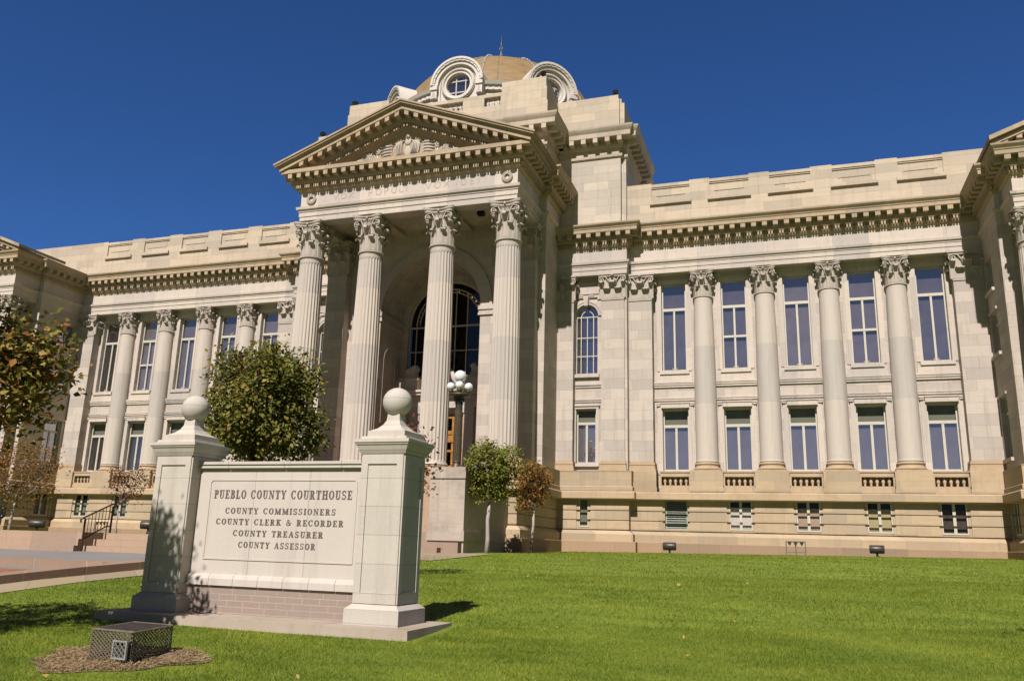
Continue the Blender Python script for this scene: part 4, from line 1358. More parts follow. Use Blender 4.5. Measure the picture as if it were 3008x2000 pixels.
W_PL = make_win(1.32, 2.82, [(2.1, .12)], [(.06, 2.06, 0, .12)], [(.05, 2.06, BL_GREY), (2.1, 2.8, BL_GREEN)])
used = set()


def place(o, x, y, z, rz=0):
    q = o if o.name not in used else copy_tree(o, CH)
    used.add(o.name)
    q.location = Vector((x, y, z)) - _lnk
    q.rotation_euler = (0, 0, rz)
    return q


def blind(o, mats):
    bl = sorted([c for c in o.children if c.name.startswith('blind')], key=lambda c: c.name)
    for c, m in zip(bl, mats): setmat(c, m)


for s in (1, -1):
    for i, x in enumerate(WINX):
        q = place(W_UB if i in (1, 3) else W_UA, s * x, .36, 4.95)
        blind(q, [rnd.choice([BL_LAV, BL_LAV2, BL_LAV3])])
        if s < 0 and i == 4: blind(q, [BL_BROWN])
        q = place(W_LO, s * x, .36, -.40)
        blind(q, [rnd.choice([BL_LAV, BL_LAV2, BL_LAV3]), BL_GREEN])
        if s < 0 and i > 2: blind(q, [BL_BROWN, BL_GREEN])
        if s > 0 and i == 0: continue
        q = place(W_BA, s * x, -.39, -3.40)
        bm = {1: BL_WHITE, 2: BL_PINK, 3: BL_OCHRE, 4: BL_BROWN}.get(i, BL_GREY) if s > 0 else [BL_GREY, BL_GREY, BL_GREEN, BL_GREEN, BL_GREEN][i]
        blind(q, [bm])
    place(W_NB, s * 8.2, -.91, -3.40)
    place(W_NR, s * 8.2, -.30, -.06)
    ra = -PI / 2 * s
    sx = s * (XP + .26)
    place(W_PU, sx, -1.4, 7.91, ra); place(W_PM, sx, -1.4, 4.85, ra); place(W_PL, sx, -1.4, .01, ra)
    q = place(W_BA, s * (XP + .11), -1.4, -3.40, ra); blind(q, [BL_GREY])
# arched bay windows
aw = None
for s in (1, -1):
    if aw is None:
        mb = MB()
        h, zs_, r_ = .64, 3.29, .64
        mb.box(-h, -h + .06, -.05, .04, 0, zs_); mb.box(h - .06, h, -.05, .04, 0, zs_); mb.box(-h + .06, h - .06, -.05, .04, 0, .08)
        for (ra_, rb_) in ((.58, .64), (.33, .37)):
            for k_ in range(16):
                t0, t1 = PI * k_ / 16, PI * (k_ + 1) / 16
                mb.prism([(r * math.cos(t), zs_ + r * math.sin(t)) for r, t in ((ra_, t0), (rb_, t0), (rb_, t1), (ra_, t1))], 'y', -.05, .035)
        for x in (-.35, 0, .35):
            mb.box(x - .022, x + .022, -.045, .03, .08, zs_ if x else 3.29)
        for z in (1.05, 2.1, 3.29): mb.box(-h + .06, h - .06, -.048, .025, z - .025, z + .025)
        aw = o = mb.build('arched_window', M_FRAME, CH)
        mb = MB(); mb.prism([(-.6, .04), (.6, .04)] + [(.6 * math.cos(PI * k_ / 16), zs_ + .6 * math.sin(PI * k_ / 16)) for k_ in range(17)], 'y', -.006, .004); mb.build('pane', M_GLASS, o)
        mb = MB(); mb.box(-.68, .68, .12, .13, 0, 4.0); mb.build('blind', BL_LAV, o)
    else:
        o = copy_tree(aw, CH)
    o.location = Vector((s * 8.2, -.30, 4.80)) - _lnk
# louvred vent in the first basement opening of the right wing
mb = MB(); x = WINX[0]
mb.box(x - .56, x - .50, -.30, -.1, -3.42, -1.98); mb.box(x + .50, x + .56, -.30, -.1, -3.42, -1.98); mb.box(x - .5, x + .5, -.30, -.1, -3.42, -3.36)
for k in range(12):
    z = -3.33 + k * .113
    mb.hexa([(x - .5, -.31, z), (x + .5, -.31, z), (x + .5, -.16, z + .07), (x - .5, -.16, z + .07)], [(x - .5, -.31, z + .02), (x + .5, -.31, z + .02), (x + .5, -.16, z + .09), (x - .5, -.16, z + .09)])
lv = P(mb, 'louvre_vent', M_LOUV)
mb = MB(); mb.box(x - .5, x + .5, -.10, -.08, -3.42, -1.95); mb.build('dark_shaft', M_DARK, lv)

# ---- stair and cheek walls
mb = MB()
NR_ = 20
for i in range(NR_):
    z1 = -4.75 + (i + 1) * .18
    y0 = -13.62 + i * .288
    mb.box(-4.82, 4.82, y0, -7.8, z1 - .18, z1)
mb.box(-5.55, 5.55, -14.0, -13.2, -5.0, -4.57); mb.box(-6.25, 6.25, -13.6, -12.9, -5.0, -4.36)
P(mb, 'front_steps', S_STEP)
for s in (1, -1):
    mb = MB()
    x0, x1 = sorted((s * 4.8, s * 6.3))
    mb.box(x0, x1, -13.2, -7.8, -3.92, -1.87); mb.box(x0 - .03, x1 + .03, -13.25, -7.8, -1.87, -1.42)
    mb.box(x0 - .06, x1 + .06, -13.28, -7.8, -4.30, -3.92); mb.box(x0 - .02, x1 + .02, -13.2, -7.7, -5.2, -4.302)
    P(mb, 'stair_cheek_wall', S_CHEEK)

# ================================================================== GROUND
GY = [-400, -80, -60, -44, -36, -33, -30, -25, -20, -12, -1, 30, 400]
GZ = [-9, -6.7, -6.4, -6.0, -5.76, -5.62, -5.4, -5.15, -4.98, -4.72, -4.6, -4.6, -6]


def gz(x, y):
    return np.interp(y, GY, GZ) + .012 * np.clip(np.asarray(x) - 12, -12, 20) * np.clip((np.asarray(y) + 14) / 10, 0, 1)


def g(x, y): return float(gz(x, y))


def grid(name, xs, ys, fz, mat):
    xs = np.asarray(xs, float); ys = np.asarray(ys, float)
    X, Y = np.meshgrid(xs, ys)
    Z = fz(X, Y)
    me = bpy.data.meshes.new(name)
    n, m = len(xs), len(ys)
    v = np.stack([X, Y, Z], -1).reshape(-1, 3)
    f = [(j * n + i, j * n + i + 1, (j + 1) * n + i + 1, (j + 1) * n + i) for j in range(m - 1) for i in range(n - 1)]
    me.from_pydata(v.tolist(), [], f)
    me.materials.append(mat)
    me.polygons.foreach_set('use_smooth', [True] * len(f))
    o = bpy.data.objects.new(name, me); C.objects.link(o)
    return struct(o)


def lawn_mat():
    m, t, b = newmat('mown lawn turf')
    L = t.links.new
    tc = N(t, 'ShaderNodeTexCoord')
    n1 = N(t, 'ShaderNodeTexNoise', Scale=.35, Detail=5.0, Roughness=.6); L(tc.outputs['Object'], n1.inputs['Vector'])
    mp = N(t, 'ShaderNodeMapping'); mp.inputs['Scale'].default_value = (.5, 1.3, 1); mp.inputs['Rotation'].default_value = (0, 0, .5); L(tc.outputs['Object'], mp.inputs[0])
    n2 = N(t, 'ShaderNodeTexNoise', Scale=1.2, Detail=6.0, Roughness=.65); L(mp.outputs[0], n2.inputs['Vector'])
    n3 = N(t, 'ShaderNodeTexNoise', Scale=28.0, Detail=5.0, Roughness=.7); L(tc.outputs['Object'], n3.inputs['Vector'])
    c = mix(t, ramp(t, n1.outputs[0], [(.35, 0), (.65, 1)]), dim((.18, .25, .016)), dim((.255, .325, .032)))
    c = mix(t, ramp(t, n2.outputs[0], [(.40, 0), (.60, .85)]), c, dim((.12, .185, .010)))
    c = mix(t, ramp(t, n3.outputs[0], [(.42, 0), (.72, .7)]), c, dim((.28, .35, .06)))
    n5 = N(t, 'ShaderNodeTexNoise', Scale=9.0, Detail=6.0, Roughness=.75); L(tc.outputs['Object'], n5.inputs['Vector'])
    c = mix(t, .75, c, ramp(t, n5.outputs[0], [(.3, .72), (.7, 1.25)]), 'MULTIPLY')
    L(c, b.inputs['Base Color']); b.inputs['Roughness'].default_value = .7; b.inputs['Specular IOR Level'].default_value = .2
    bp = N(t, 'ShaderNodeBump', Strength=.7, Distance=.04); L(n3.outputs[0], bp.inputs['Height']); L(bp.outputs[0], b.inputs['Normal'])
    return m
M_LAWN = lawn_mat()
wob = lambda X, Y: gz(X, Y) + .004 * np.sin(X * 1.7 + Y)
grid('lawn', np.concatenate([np.arange(4.2, 34, .5), np.arange(34, 120, 6)]), np.concatenate([np.arange(-90, -48, 6), np.arange(-48, -.4, .5), [0.5]]), wob, M_LAWN)
grid('ground', [-900, -300, -120, -60, -45, 45, 120, 300, 900], [-900, -300, -120, -91, -60, -30, -10, 10, 120, 900], lambda X, Y: gz(X, Y) * 0 - 9.2 + 0 * X, M_LAWN)
WALKZ = lambda X, Y: gz(X, Y) + .015
grid('sidewalk', [3.05, 4.22], np.arange(-90, -14, 1.0), WALKZ, S_WALK)
grid('plaza', [-45, -20, -4, 2.25], np.concatenate([np.arange(-90, -25, 3.0), [-25, -22, -20.5]]), lambda X, Y: gz(X, Y) + .01 - .02 * (X > 2), S_PAVE)
grid('path', [-14, 3.06, 5, 7.6], [-19.2, -16.0, -13.4], lambda X, Y: gz(X, Y) + .02, S_WALK)
grid('terrace', np.arange(-45, 4, 3.0), [-19.9, -10, -5, .2], lambda X, Y: -4.36 - .30 * np.clip((X + 4) / 6, 0, 1), M_LAWN)
mb = MB()
for i in range(13):
    y0, y1 = -66 + 3.4 * i, -66 + 3.4 * (i + 1) - .012
    if y0 > -22.5: break
    z0, z1 = g(3, y0), g(3, y1)
    mb.hexa([(2.22, y0, z0 - .3), (3.08, y0, z0 - .3), (3.08, y1, z1 - .3), (2.22, y1, z1 - .3)], [(2.24, y0, z0 + .17), (3.04, y0, z0 + .20), (3.04, y1, z1 + .20), (2.24, y1, z1 + .17)])
k = mb.build('granite_kerb', S_KERB); struct(k)
# inner step and orange brick strip across the plaza
mb = MB(); mb.box(-16, 2.2, -27.2, -26.4, -5.6, -5.08); struct(mb.build('plaza_step', S_KERB))
mb = MB(); mb.box(-16, 2.2, -33.5, -27.22, -5.8, -5.29); struct(mb.build('brick_paving', M_BRICKP))
# terrace retaining wall of three granite courses with steps
mb = MB()
RZ = [-5.35, -4.81, -4.585, -4.36]
for i in range(3):
    mb.box(-40, -4.9, -21.15 + .16 * i, -19.5, RZ[i], RZ[i + 1])
    mb.box(-4.88, 1.6, -20.75 + .42 * i, -19.5, RZ[i], RZ[i + 1] - .003)
wl = mb.build('granite_retaining_wall', S_STEP)
wl['label'] = 'low granite retaining wall with three steps at the left edge of the plaza'; wl['category'] = 'retaining wall'

# ================================================================== SIGN
TH = -.019; DS = 3.809
sx0, sy0 = 12.904 - DS / 2 * math.cos(TH), -32.919 - DS / 2 * math.sin(TH)
SG = thing('monument_sign', 'stone monument sign with two ball topped pillars and lettered panel on the lawn', 'sign', (sx0, sy0, -5.5), TH)
mb = MB()
mb.frus(-2.72, 2.68, -.80, .72, -.35, -2.70, 2.66, -.78, .72, -.02)
mb.build('slab', S_SLAB, SG)
mb = MB()
mb.box(-1.62, 1.62, -.125, .25, -.02, .40); mb.build('brick_base', S_SBRICK, SG)
mb = MB()
for i in range(7):
    a, b = -1.585 + i * .453, -1.585 + (i + 1) * .453 - .006
    mb.prism([(-.165, .40), (-.165, .50), (-.14, .555), (-.10, .571), (.22, .575), (.22, .40)], 'x', a, b)
mb.build('ledge', S_PANEL, SG)
mb = MB()
for a, b in ((-1.60, -.482), (-.478, .528), (.532, 1.60)):
    mb.box(a, b, -.10, .22, .572, 2.19)
mb.build('panel', S_PANEL, SG)
mb = MB()
fr = [(-1.30, 2.03), (1.33, 2.03), (1.36, 1.99), (1.36, .80), (-1.33, .80), (-1.33, 1.99)]
for i in range(6):
    bar(mb, fr[i], fr[(i + 1) % 6], .022, -.10, .010 + .0007 * i)
mb.build('panel_border', S_PANEL, SG)
mb = MB()
for a, b in ((-1.60, -.98), (-.974, .07), (.076, 1.10), (1.106, 1.60)):
    mb.box(a, b, -.13, .22, 2.192, 2.215); mb.box(a, b, -.16, .22, 2.215, 2.255); mb.box(a, b, -.145, .22, 2.255, 2.27); mb.box(a, b, -.18, .22, 2.27, 2.315)
mb.build('coping', S_SIGN, SG)
W2, B2, CP = .678 / 2, .872 / 2, .91 / 2
for s in (-1, 1):
    cx = s * DS / 2
    mb = MB()
    q = lambda h, z: [(cx - h, -h, z), (cx + h, -h, z), (cx + h, h, z), (cx - h, h, z)]
    mb.hexa(q(B2, -.02), q(B2, .19)); mb.hexa(q(B2, .192), q(W2 + .01, .262))
    mb.hexa(q(W2, .262), q(W2, 2.40))
    # raised border leaving a sunk field on front and outer sides
    for (ax, sg) in (('f', -1), ('s', 1), ('s', -1)):
        for (u0, u1, z0, z1) in ((-W2, -W2 + .10, .27, 2.39), (W2 - .10, W2, .27, 2.39), (-W2 + .10, W2 - .10, 2.25, 2.39), (-W2 + .10, W2 - .10, .27, .42)):
            if ax == 'f': mb.box(cx + u0, cx + u1, -W2 - .022, -W2 + .001, z0, z1)
            else: mb.box(*sorted((cx + sg * (W2 - .001), cx + sg * (W2 + .022))), u0, u1, z0, z1)
    for (h, h2, za, zb) in ((W2 + .03, W2 + .05, 2.40, 2.44), (W2 + .05, CP - .03, 2.442, 2.53), (CP - .02, CP - .01, 2.532, 2.562), (CP, CP, 2.563, 2.61), (W2 + .04, W2 + .03, 2.612, 2.66), (W2 - .03, W2 - .03, 2.662, 2.75)):
        mb.hexa(q(h, za), q(h2, zb))
    pr = [(W2 - .05, 2.752), (.20, 2.80), (.145, 2.86), (.11, 2.93), (.10, 3.03)]
    for i in range(4): mb.hexa(q(pr[i][0], pr[i][1]), q(pr[i + 1][0], pr[i + 1][1]))
    pil = mb.build('pillar', S_SIGN, SG)
    mb = MB(); mb.smooth = True; mb.ball((cx, 0, 3.223), .225, 36, 24); mb.build('ball_finial', S_SIGN, pil)

# slab serif lettering
S_, h_, s_ = .225, .105, .085
def rc(x0, z0, x1, z1): return ('r', x0, z0, x1, z1)
def dg(x0, z0, x1, z1, w_): return ('d', x0, z0, x1, z1, w_)
def ac(cx, cz, rx, rz, a0, a1, w_=S_, w2=h_): return ('a', cx, cz, rx, rz, a0, a1, w_, w2)
def sf(x, z): return rc(x - s_, z, x + S_ + s_, z + h_) if z < .5 else rc(x - s_, z - h_, x + S_ + s_, z)
st = lambda x: rc(x, 0, x + S_, 1)
LT = {
    'I': (.37, [st(.09), sf(.09, 0), sf(.09, 1)]),
    'L': (.64, [st(.09), sf(.09, 1), rc(0, 0, .62, h_), rc(.54, 0, .62, .32)]),
    'E': (.66, [st(.09), rc(0, 0, .64, h_), rc(0, 1 - h_, .62, 1), rc(.28, .46, .46, .54), rc(.42, .36, .48, .64), rc(.56, 0, .64, .3), rc(.54, .7, .62, 1)]),
    'P': (.66, [st(.09), sf(.09, 0), rc(0, 1 - h_, .34, 1), rc(.28, .44, .36, .44 + h_), ac(.34, .72, .205, .237, -90, 90)]),
    'B': (.70, [st(.09), rc(0, 1 - h_, .34, 1), rc(0, 0, .36, h_), rc(.28, .49, .38, .49 + h_), ac(.34, .75, .18, .21, -90, 90), ac(.36, .27, .22, .228, -90, 90)]),
    'R': (.76, [st(.09), sf(.09, 0), rc(0, 1 - h_, .34, 1), rc(.28, .46, .36, .46 + h_), ac(.34, .73, .195, .227, -90, 90), dg(.40, .48, .60, .02, S_), rc(.52, 0, .76, h_)]),
    'D': (.76, [st(.09), rc(0, 1 - h_, .32, 1), rc(0, 0, .32, h_), ac(.30, .5, .33, .458, -90, 90)]),
    'O': (.76, [ac(.38, .5, .275, .458, 0, 360)]),
    'C': (.74, [ac(.38, .5, .275, .458, 40, 320), rc(.58, .66, .66, 1.0), rc(.60, .12, .66, .30)]),
    'U': (.76, [rc(.09, .32, .09 + S_, 1), sf(.09, 1), rc(.56, .32, .56 + h_, 1), rc(.47, 1 - h_, .74, 1), ac(.38, .32, .225, .278, 180, 360, .15, h_)]),
    'N': (.80, [rc(.10, 0, .10 + h_, 1), dg(.16, .97, .64, .03, S_ * .95), rc(.60, 0, .60 + h_, 1), rc(0, 0, .28, h_), rc(0, 1 - h_, .2, 1), rc(.50, 1 - h_, .78, 1)]),
    'T': (.70, [st(.255), rc(0, 1 - h_, .70, 1), rc(0, .68, h_, 1), rc(.70 - h_, .68, .70, 1), rc(.15, 0, .55, h_)]),
    'Y': (.76, [rc(.29, 0, .29 + S_, .46), dg(.15, .98, .36, .44, S_), dg(.64, .98, .42, .44, h_), rc(0, 1 - h_, .32, 1), rc(.52, 1 - h_, .76, 1), rc(.19, 0, .58, h_)]),
    'H': (.82, [st(.09), st(.54), sf(.09, 0), sf(.09, 1), sf(.54, 0), sf(.54, 1), rc(.26, .46, .56, .46 + h_)]),
    'S': (.64, [ac(.31, .735, .20, .222, 30, 262, .15, h_), ac(.31, .275, .21, .232, -150, 92, .16, h_), dg(.26, .56, .40, .44, .17), rc(.52, .68, .58, 1.0), rc(.03, 0, .09, .32)]),
    'M': (1.0, [rc(.10, 0, .10 + h_, 1), dg(.17, .97, .48, .06, S_), dg(.78, .97, .50, .06, h_), rc(.72, 0, .72 + S_, 1), rc(0, 0, .28, h_), rc(0, 1 - h_, .2, 1), rc(.63, 0, 1.0, h_), rc(.84, 1 - h_, 1.0, 1)]),
    'K': (.80, [st(.09), sf(.09, 0), sf(.09, 1), dg(.24, .40, .60, .97, h_), dg(.38, .58, .62, .03, S_), rc(.46, 1 - h_, .76, 1), rc(.50, 0, .80, h_)]),
    'A': (.80, [dg(.13, .02, .38, .98, h_), dg(.40, .98, .64, .02, S_), rc(.22, .29, .54, .29 + h_), rc(0, 0, .27, h_), rc(.50, 0, .80, h_)]),
    '&': (.84, [ac(.32, .77, .14, .19, 0, 360, .11, h_), ac(.30, .25, .22, .21, 0, 360, .15, h_), dg(.22, .72, .70, .04, .15), dg(.50, .12, .70, .48, h_), rc(.60, .44, .82, .52)]),
    ' ': (.42, []),
}


def sign_line(text, xa, xb, z0, hgt, gap):
    mb = MB(); cnt = 0
    tot = sum(LT[c][0] for c in text) + gap * (len(text) - 1)
    kx = (xb - xa) / tot
    x = xa
    for c in text:
        for q in LT[c][1]:
            cnt += 1; d = .003 + .0004 * (cnt % 9)
            X = lambda u: x + u * kx
            Zf = lambda v: z0 + v * hgt
            if q[0] == 'r':
                mb.prism([(X(q[1]), Zf(q[2])), (X(q[3]), Zf(q[2])), (X(q[3]), Zf(q[4])), (X(q[1]), Zf(q[4]))], 'y', -.10 - d, -.098)
            elif q[0] == 'd':
                wv = q[5] / 2 * kx
                mb.prism([(X(q[1]) - wv, Zf(q[2])), (X(q[1]) + wv, Zf(q[2])), (X(q[3]) + wv, Zf(q[4])), (X(q[3]) - wv, Zf(q[4]))], 'y', -.10 - d, -.098)
            else:
                _, cx, cz, rx, rz, a0, a1, w1, w2 = q
                n = 16
                for k in range(n):
                    ts = [R(a0 + (a1 - a0) * (k + j) / n) for j in (0, 1)]
                    pts = [(X(cx + (rx + w1 / 2) * math.cos(t)), Zf(cz + (rz + w2 / 2) * math.sin(t))) for t in ts] + [(X(cx + (rx - w1 / 2) * math.cos(t)), Zf(cz + (rz - w2 / 2) * math.sin(t))) for t in ts[::-1]]
                    mb.prism(pts, 'y', -.10 - d, -.098)
        x += (LT[c][0] + gap) * kx
    return mb.build('lettering', M_LETTER, SG)


sign_line('PUEBLO COUNTY COURTHOUSE', -1.245, 1.285, 1.735, .135, .16)
sign_line('COUNTY COMMISSIONERS', -1.0, 1.02, 1.50, .092, .2)
sign_line('COUNTY CLERK & RECORDER', -1.155, 1.17, 1.33, .092, .2)
sign_line('COUNTY TREASURER', -.81, .83, 1.155, .092, .2)
sign_line('COUNTY ASSESSOR', -.69, .71, .98, .092, .2)

# ================================================================== LAMP POST
lx, ly, lz = 5.57, -12.4, -1.42
LP = thing('lamp_post', 'dark fluted iron lamp post with cluster of five white globes on the stair cheek', 'lamp post', (lx, ly, lz))
mb = MB(); mb.smooth = True
mb.lathe([(.24, 0), (.24, .06), (.20, .1), (.21, .16), (.17, .2), (.165, .26)], n=24); mb.build('lamp_base', M_LAMP, LP)
mb = fluted(.18, None, 2.26, 16); o = mb.build('shaft', M_LAMP, LP, (0, 0, .26))
mb = capital_round(.145, .42, 'c'); o = mb.build('lamp_capital', M_VERDI, LP, (0, 0, 2.52))
mb = MB(); mb.smooth = True
mb.lathe([(.15, 2.94), (.30, 2.98), (.46, 3.02), (.47, 3.08), (.40, 3.12), (.12, 3.16), (.09, 3.3), (.12, 3.42), (.15, 3.55), (.14, 3.60)], n=28)
for i in range(4):
    a = R(20 + 90 * i)
    mb.lathe([(.06, 3.08), (.05, 3.14), (.10, 3.20), (.11, 3.26)], .37 * math.cos(a), .37 * math.sin(a), 12)
mb.build('globe_bracket', M_LAMP, LP)
for i in range(4):
    a = R(20 + 90 * i)
    mb = MB(); mb.smooth = True; mb.ball((.37 * math.cos(a), .37 * math.sin(a), 3.42), .175, 24, 16); mb.build('globe', M_GLOBE, LP)
mb = MB(); mb.smooth = True; mb.ball((0, 0, 3.86), .255, 28, 18); mb.build('globe', M_GLOBE, LP)

# ================================================================== FLOODLIGHTS
def floodlight(x, y, z, label, rz=0, L_=.62, r=.19):
    t = thing('floodlight', label, 'floodlight', (x, y, z), rz, 'ground floodlights along the building')
    mb = MB(); mb.smooth = True
    pts = [(-L_ / 2, 0, .33), (L_ / 2, 0, .33)]
    mb.tube([(-L_ / 2, 0, .34), (-L_ / 2 + .02, 0, .34), (L_ / 2 - .02, 0, .34), (L_ / 2, 0, .34)], [r * .92, r, r, r * .92], 20)
    mb.build('housing', M_BRONZE, t)
    mb = MB(); mb.smooth = False
    mb.box(-L_ / 2 + .03, L_ / 2 - .03, .10, r + .05, .20, .50); mb.build('lamp_door', M_BRONZE, t)
    mb = MB(); mb.smooth = True
    mb.lathe([(.10, -.12), (.07, 0), (.05, .05), (.05, .16), (.11, .2)], n=12); mb.build('stand', M_BLACK, t)
    return t
floodlight(12.76, -1.85, g(12.8, -1.85), 'bronze drum floodlight on the lawn in front of the louvred vent')
floodlight(22.18, -1.85, g(22.2, -1.85), 'bronze drum floodlight at the lawn edge near the right pavilion')
floodlight(-16.6, -12.0, -4.36, 'grey drum floodlight on the terrace by the left pavilion', .5, .7)
floodlight(-9.9, -12.0, -4.30, 'floodlight half hidden by the left sign pillar', .5, .7)


def roof_light(x, y, z, label, rz=0):
    t = thing('roof_floodlight', label, 'floodlight', (x, y, z), rz, 'small floodlights on the roof edges')
    mb = MB(); mb.hexa([(-.16, -.10, .16), (.16, -.10, .16), (.16, .12, .20), (-.16, .12, .20)], [(-.14, -.16, .36), (.14, -.16, .36), (.14, .10, .40), (-.14, .10, .40)]); mb.build('housing', M_BLACK, t)
    mb = MB(); mb.box(-.05, .05, -.04, .04, -.02, .2); mb.box(-.18, .18, -.06, .06, -.01, .03); mb.build('bracket', M_BLACK, t)
roof_light(9.85, -.5, 21.48, 'small black floodlight on the right end of the tower attic')
roof_light(-9.85, -.5, 21.48, 'small black floodlight on the left end of the tower attic')
roof_light(-6.15, -2.9, 21.85, 'small black floodlight on the left pier above the pediment')
roof_light(6.1, -3.0, 21.85, 'small black floodlight on the right pier in front of the dormer', .6)
t = thing('ceiling_lamp', 'small black box lamp hanging under the portico ceiling', 'ceiling lamp', (3.6, -5.6, 12.82))
mb = MB(); mb.box(-.18, .18, -.14, .14, -.24, -.04); mb.build('housing', M_BLACK, t)
mb = MB(); mb.box(-.03, .03, -.03, .03, -.05, .02); mb.build('bracket', M_BLACK, t)


def pipe_rack(x, y, z, label):
    t = thing('pipe_rack', label, 'pipe rack', (x, y, z), 0, 'pipe racks with outlet boxes by the wall')
    mb = MB()
    for q in (-1, 1): mb.box(q * .43 - .025, q * .43 + .025, -.025, .025, -.1, .66)
    mb.box(-.405, .405, -.02, .02, .13, .17); mb.box(-.405, .405, -.03, .03, .60, .655)
    mb.build('frame', M_PIPE, t)
    for u in (-.27, 0, .27):
        mb = MB(); mb.box(u - .08, u + .08, -.08, -.032, .53, .64); mb.tube([(u, -.05, .53), (u, -.05, .47)], .05, 8); mb.build('outlet_box', M_BRONZE, t)
    mb = MB(); mb.tube([(0, 0, -.1), (0, 0, .6)], .022, 6); mb.build('conduit', M_PIPE, t)
pipe_rack(18.66, -1.85, g(18.7, -1.85), 'low pipe rack with three outlet boxes on the right lawn by the wall')
pipe_rack(-22.45, -1.85, -4.36, 'low pipe rack with outlet boxes behind the handrail on the left')

# ================================================================== HANDRAIL
t = thing('stair_handrail', 'dark metal stair handrail with thin balusters left of the sign', 'handrail', (-4.78, -20.93, -5.03))
mb = MB(); mb.tube([(0, 0, -.2), (0, 0, 1.13)], .035, 8); mb.build('post', M_RAIL, t)
mb = MB(); mb.tube([(0, 1.2, .2), (0, 1.2, 1.62)], .035, 8); mb.build('post', M_RAIL, t)
mb = MB(); mb.smooth = True; mb.tube([(0, -.16, 1.0), (0, -.2, 1.08), (0, -.1, 1.14), (0, 0, 1.19), (0, 1.15, 1.68), (0, 1.3, 1.70), (0, 1.42, 1.62), (0, 1.4, 1.52)], .03, 8); mb.build('top_rail', M_RAIL, t)
mb = MB(); mb.tube([(0, 0, .42), (0, .95, .88), (0, 1.2, .90)], .024, 8); mb.build('bottom_rail', M_RAIL, t)
for i in range(7):
    y = .15 * (i + 1)
    mb = MB(); mb.tube([(0, y, .42 + .46 * min(y, .95) / .95), (0, y, 1.17 + .43 * y)], .011, 6); mb.build('baluster', M_RAIL, t)

# ================================================================== CAGE with spotlight, straw patch
M_MESH = plain('weathered expanded metal', (.26, .22, .16), .55, .3, var=.25, scale=20)
M_MESHT = plain('brown painted expanded metal', (.085, .066, .055), .6, .2, var=.2)
cz = g(11.4, -36.0) - .02
a_ = Vector((-.985, .10, 0)) * .66; b_ = Vector((-.20, .97, 0)).normalized() * .84
CG = thing('wire_mesh_cage', 'dark expanded metal cage over a spotlight in the straw patch', 'wire cage', (11.58, -36.44, cz))
HC = .36


def lattice(mb, o, u, v, lu, lv, nrm, pu=.048, pv=.024, wdt=.0055, clip=None):
    # expanded metal diamonds as bars
    def bar3(p, q):
        d = (q - p)
        if d.length < 1e-5: return
        d.normalize(); side = d.cross(nrm) * wdt / 2; n2 = nrm * .003
        mb.hexa([tuple(p - side - n2), tuple(p + side - n2), tuple(q + side - n2), tuple(q - side - n2)], [tuple(p - side + n2), tuple(p + side + n2), tuple(q + side + n2), tuple(q - side + n2)])
    nu, nv = int(lu / pu), int(lv / pv)
    for i in range(nu):
        for j in range(nv):
            c = o + u * ((i + .5) * lu / nu) + v * ((j + .5) * lv / nv)
            hu, hv = u * (lu / nu / 2), v * (lv / nv / 2)
            if (i + j) % 2 == 0:
                bar3(c - hu - hv, c + hu + hv)
            else:
                bar3(c - hu + hv, c + hu - hv)
O = Vector((0, 0, 0))
ua, ub = a_.normalized(), b_.normalized()
for (o_, u_, l_, n_) in ((O, ua, a_.length, ua.cross(zz)), (O, ub, b_.length, ub.cross(zz)), (a_, ub, b_.length, ub.cross(zz)), (b_, ua, a_.length, ua.cross(zz))):
    mb = MB(); lattice(mb, o_, u_, zz, l_, HC, n_, .030, .021, .007); mb.build('mesh_side', M_MESH, CG)
mb = MB(); lattice(mb, O + zz * HC, ua, ub, a_.length, b_.length, zz, .034, .028, .021); mb.build('mesh_top', M_MESHT, CG)
mb = MB()
for p_, q_ in ((O, a_), (O, b_), (a_, a_ + b_), (b_, a_ + b_)):
    mb.tube([tuple(p_ + zz * HC), tuple(q_ + zz * HC)], .012, 5); mb.tube([tuple(p_), tuple(p_ + zz * HC)], .010, 5)
mb.tube([tuple(a_ + b_), tuple(a_ + b_ + zz * HC)], .010, 5)
mb.build('wire_frame', M_MESH, CG)
SP = thing('spotlight', 'grey spotlight with white edged wire guard inside the mesh cage', 'spotlight', (11.47, -36.48, cz + .09), R(-5))
SP.scale = (.82, .82, .82)
mb = MB(); mb.box(-.13, .09, .02, .18, .0, .2); mb.build('housing', M_BRONZE, SP)
mb = MB()
for (x0, x1, z0, z1) in ((-.15, -.13, -.02, .22), (.09, .11, -.02, .22), (-.13, .09, -.02, 0), (-.13, .09, .2, .22)): mb.box(x0, x1, -.03, .0, z0, z1)
lattice(mb, Vector((-.14, -.02, -.01)), Vector((1, 0, 0)), zz, .24, .22, Vector((0, 1, 0)), .035, .035, .006)
mb.build('wire_guard', plain('zinc guard', (.42, .42, .39), .5, .3), SP)
mb = MB(); mb.tube([(-.02, .1, 0), (-.02, .1, -.14)], .03, 8); mb.build('stand', M_BLACK, SP)

M_STRAW = leaf_mat('straw and dry clippings', [(0, (.26, .17, .085)), (.5, (.42, .29, .15)), (1, (.54, .41, .24))], .1)
M_SOIL = stone('brown mulch soil', (.22, .15, .095), (.30, .21, .13), None, stain=.2, soot=.5, streak=False, bump=1.0, grain=45)


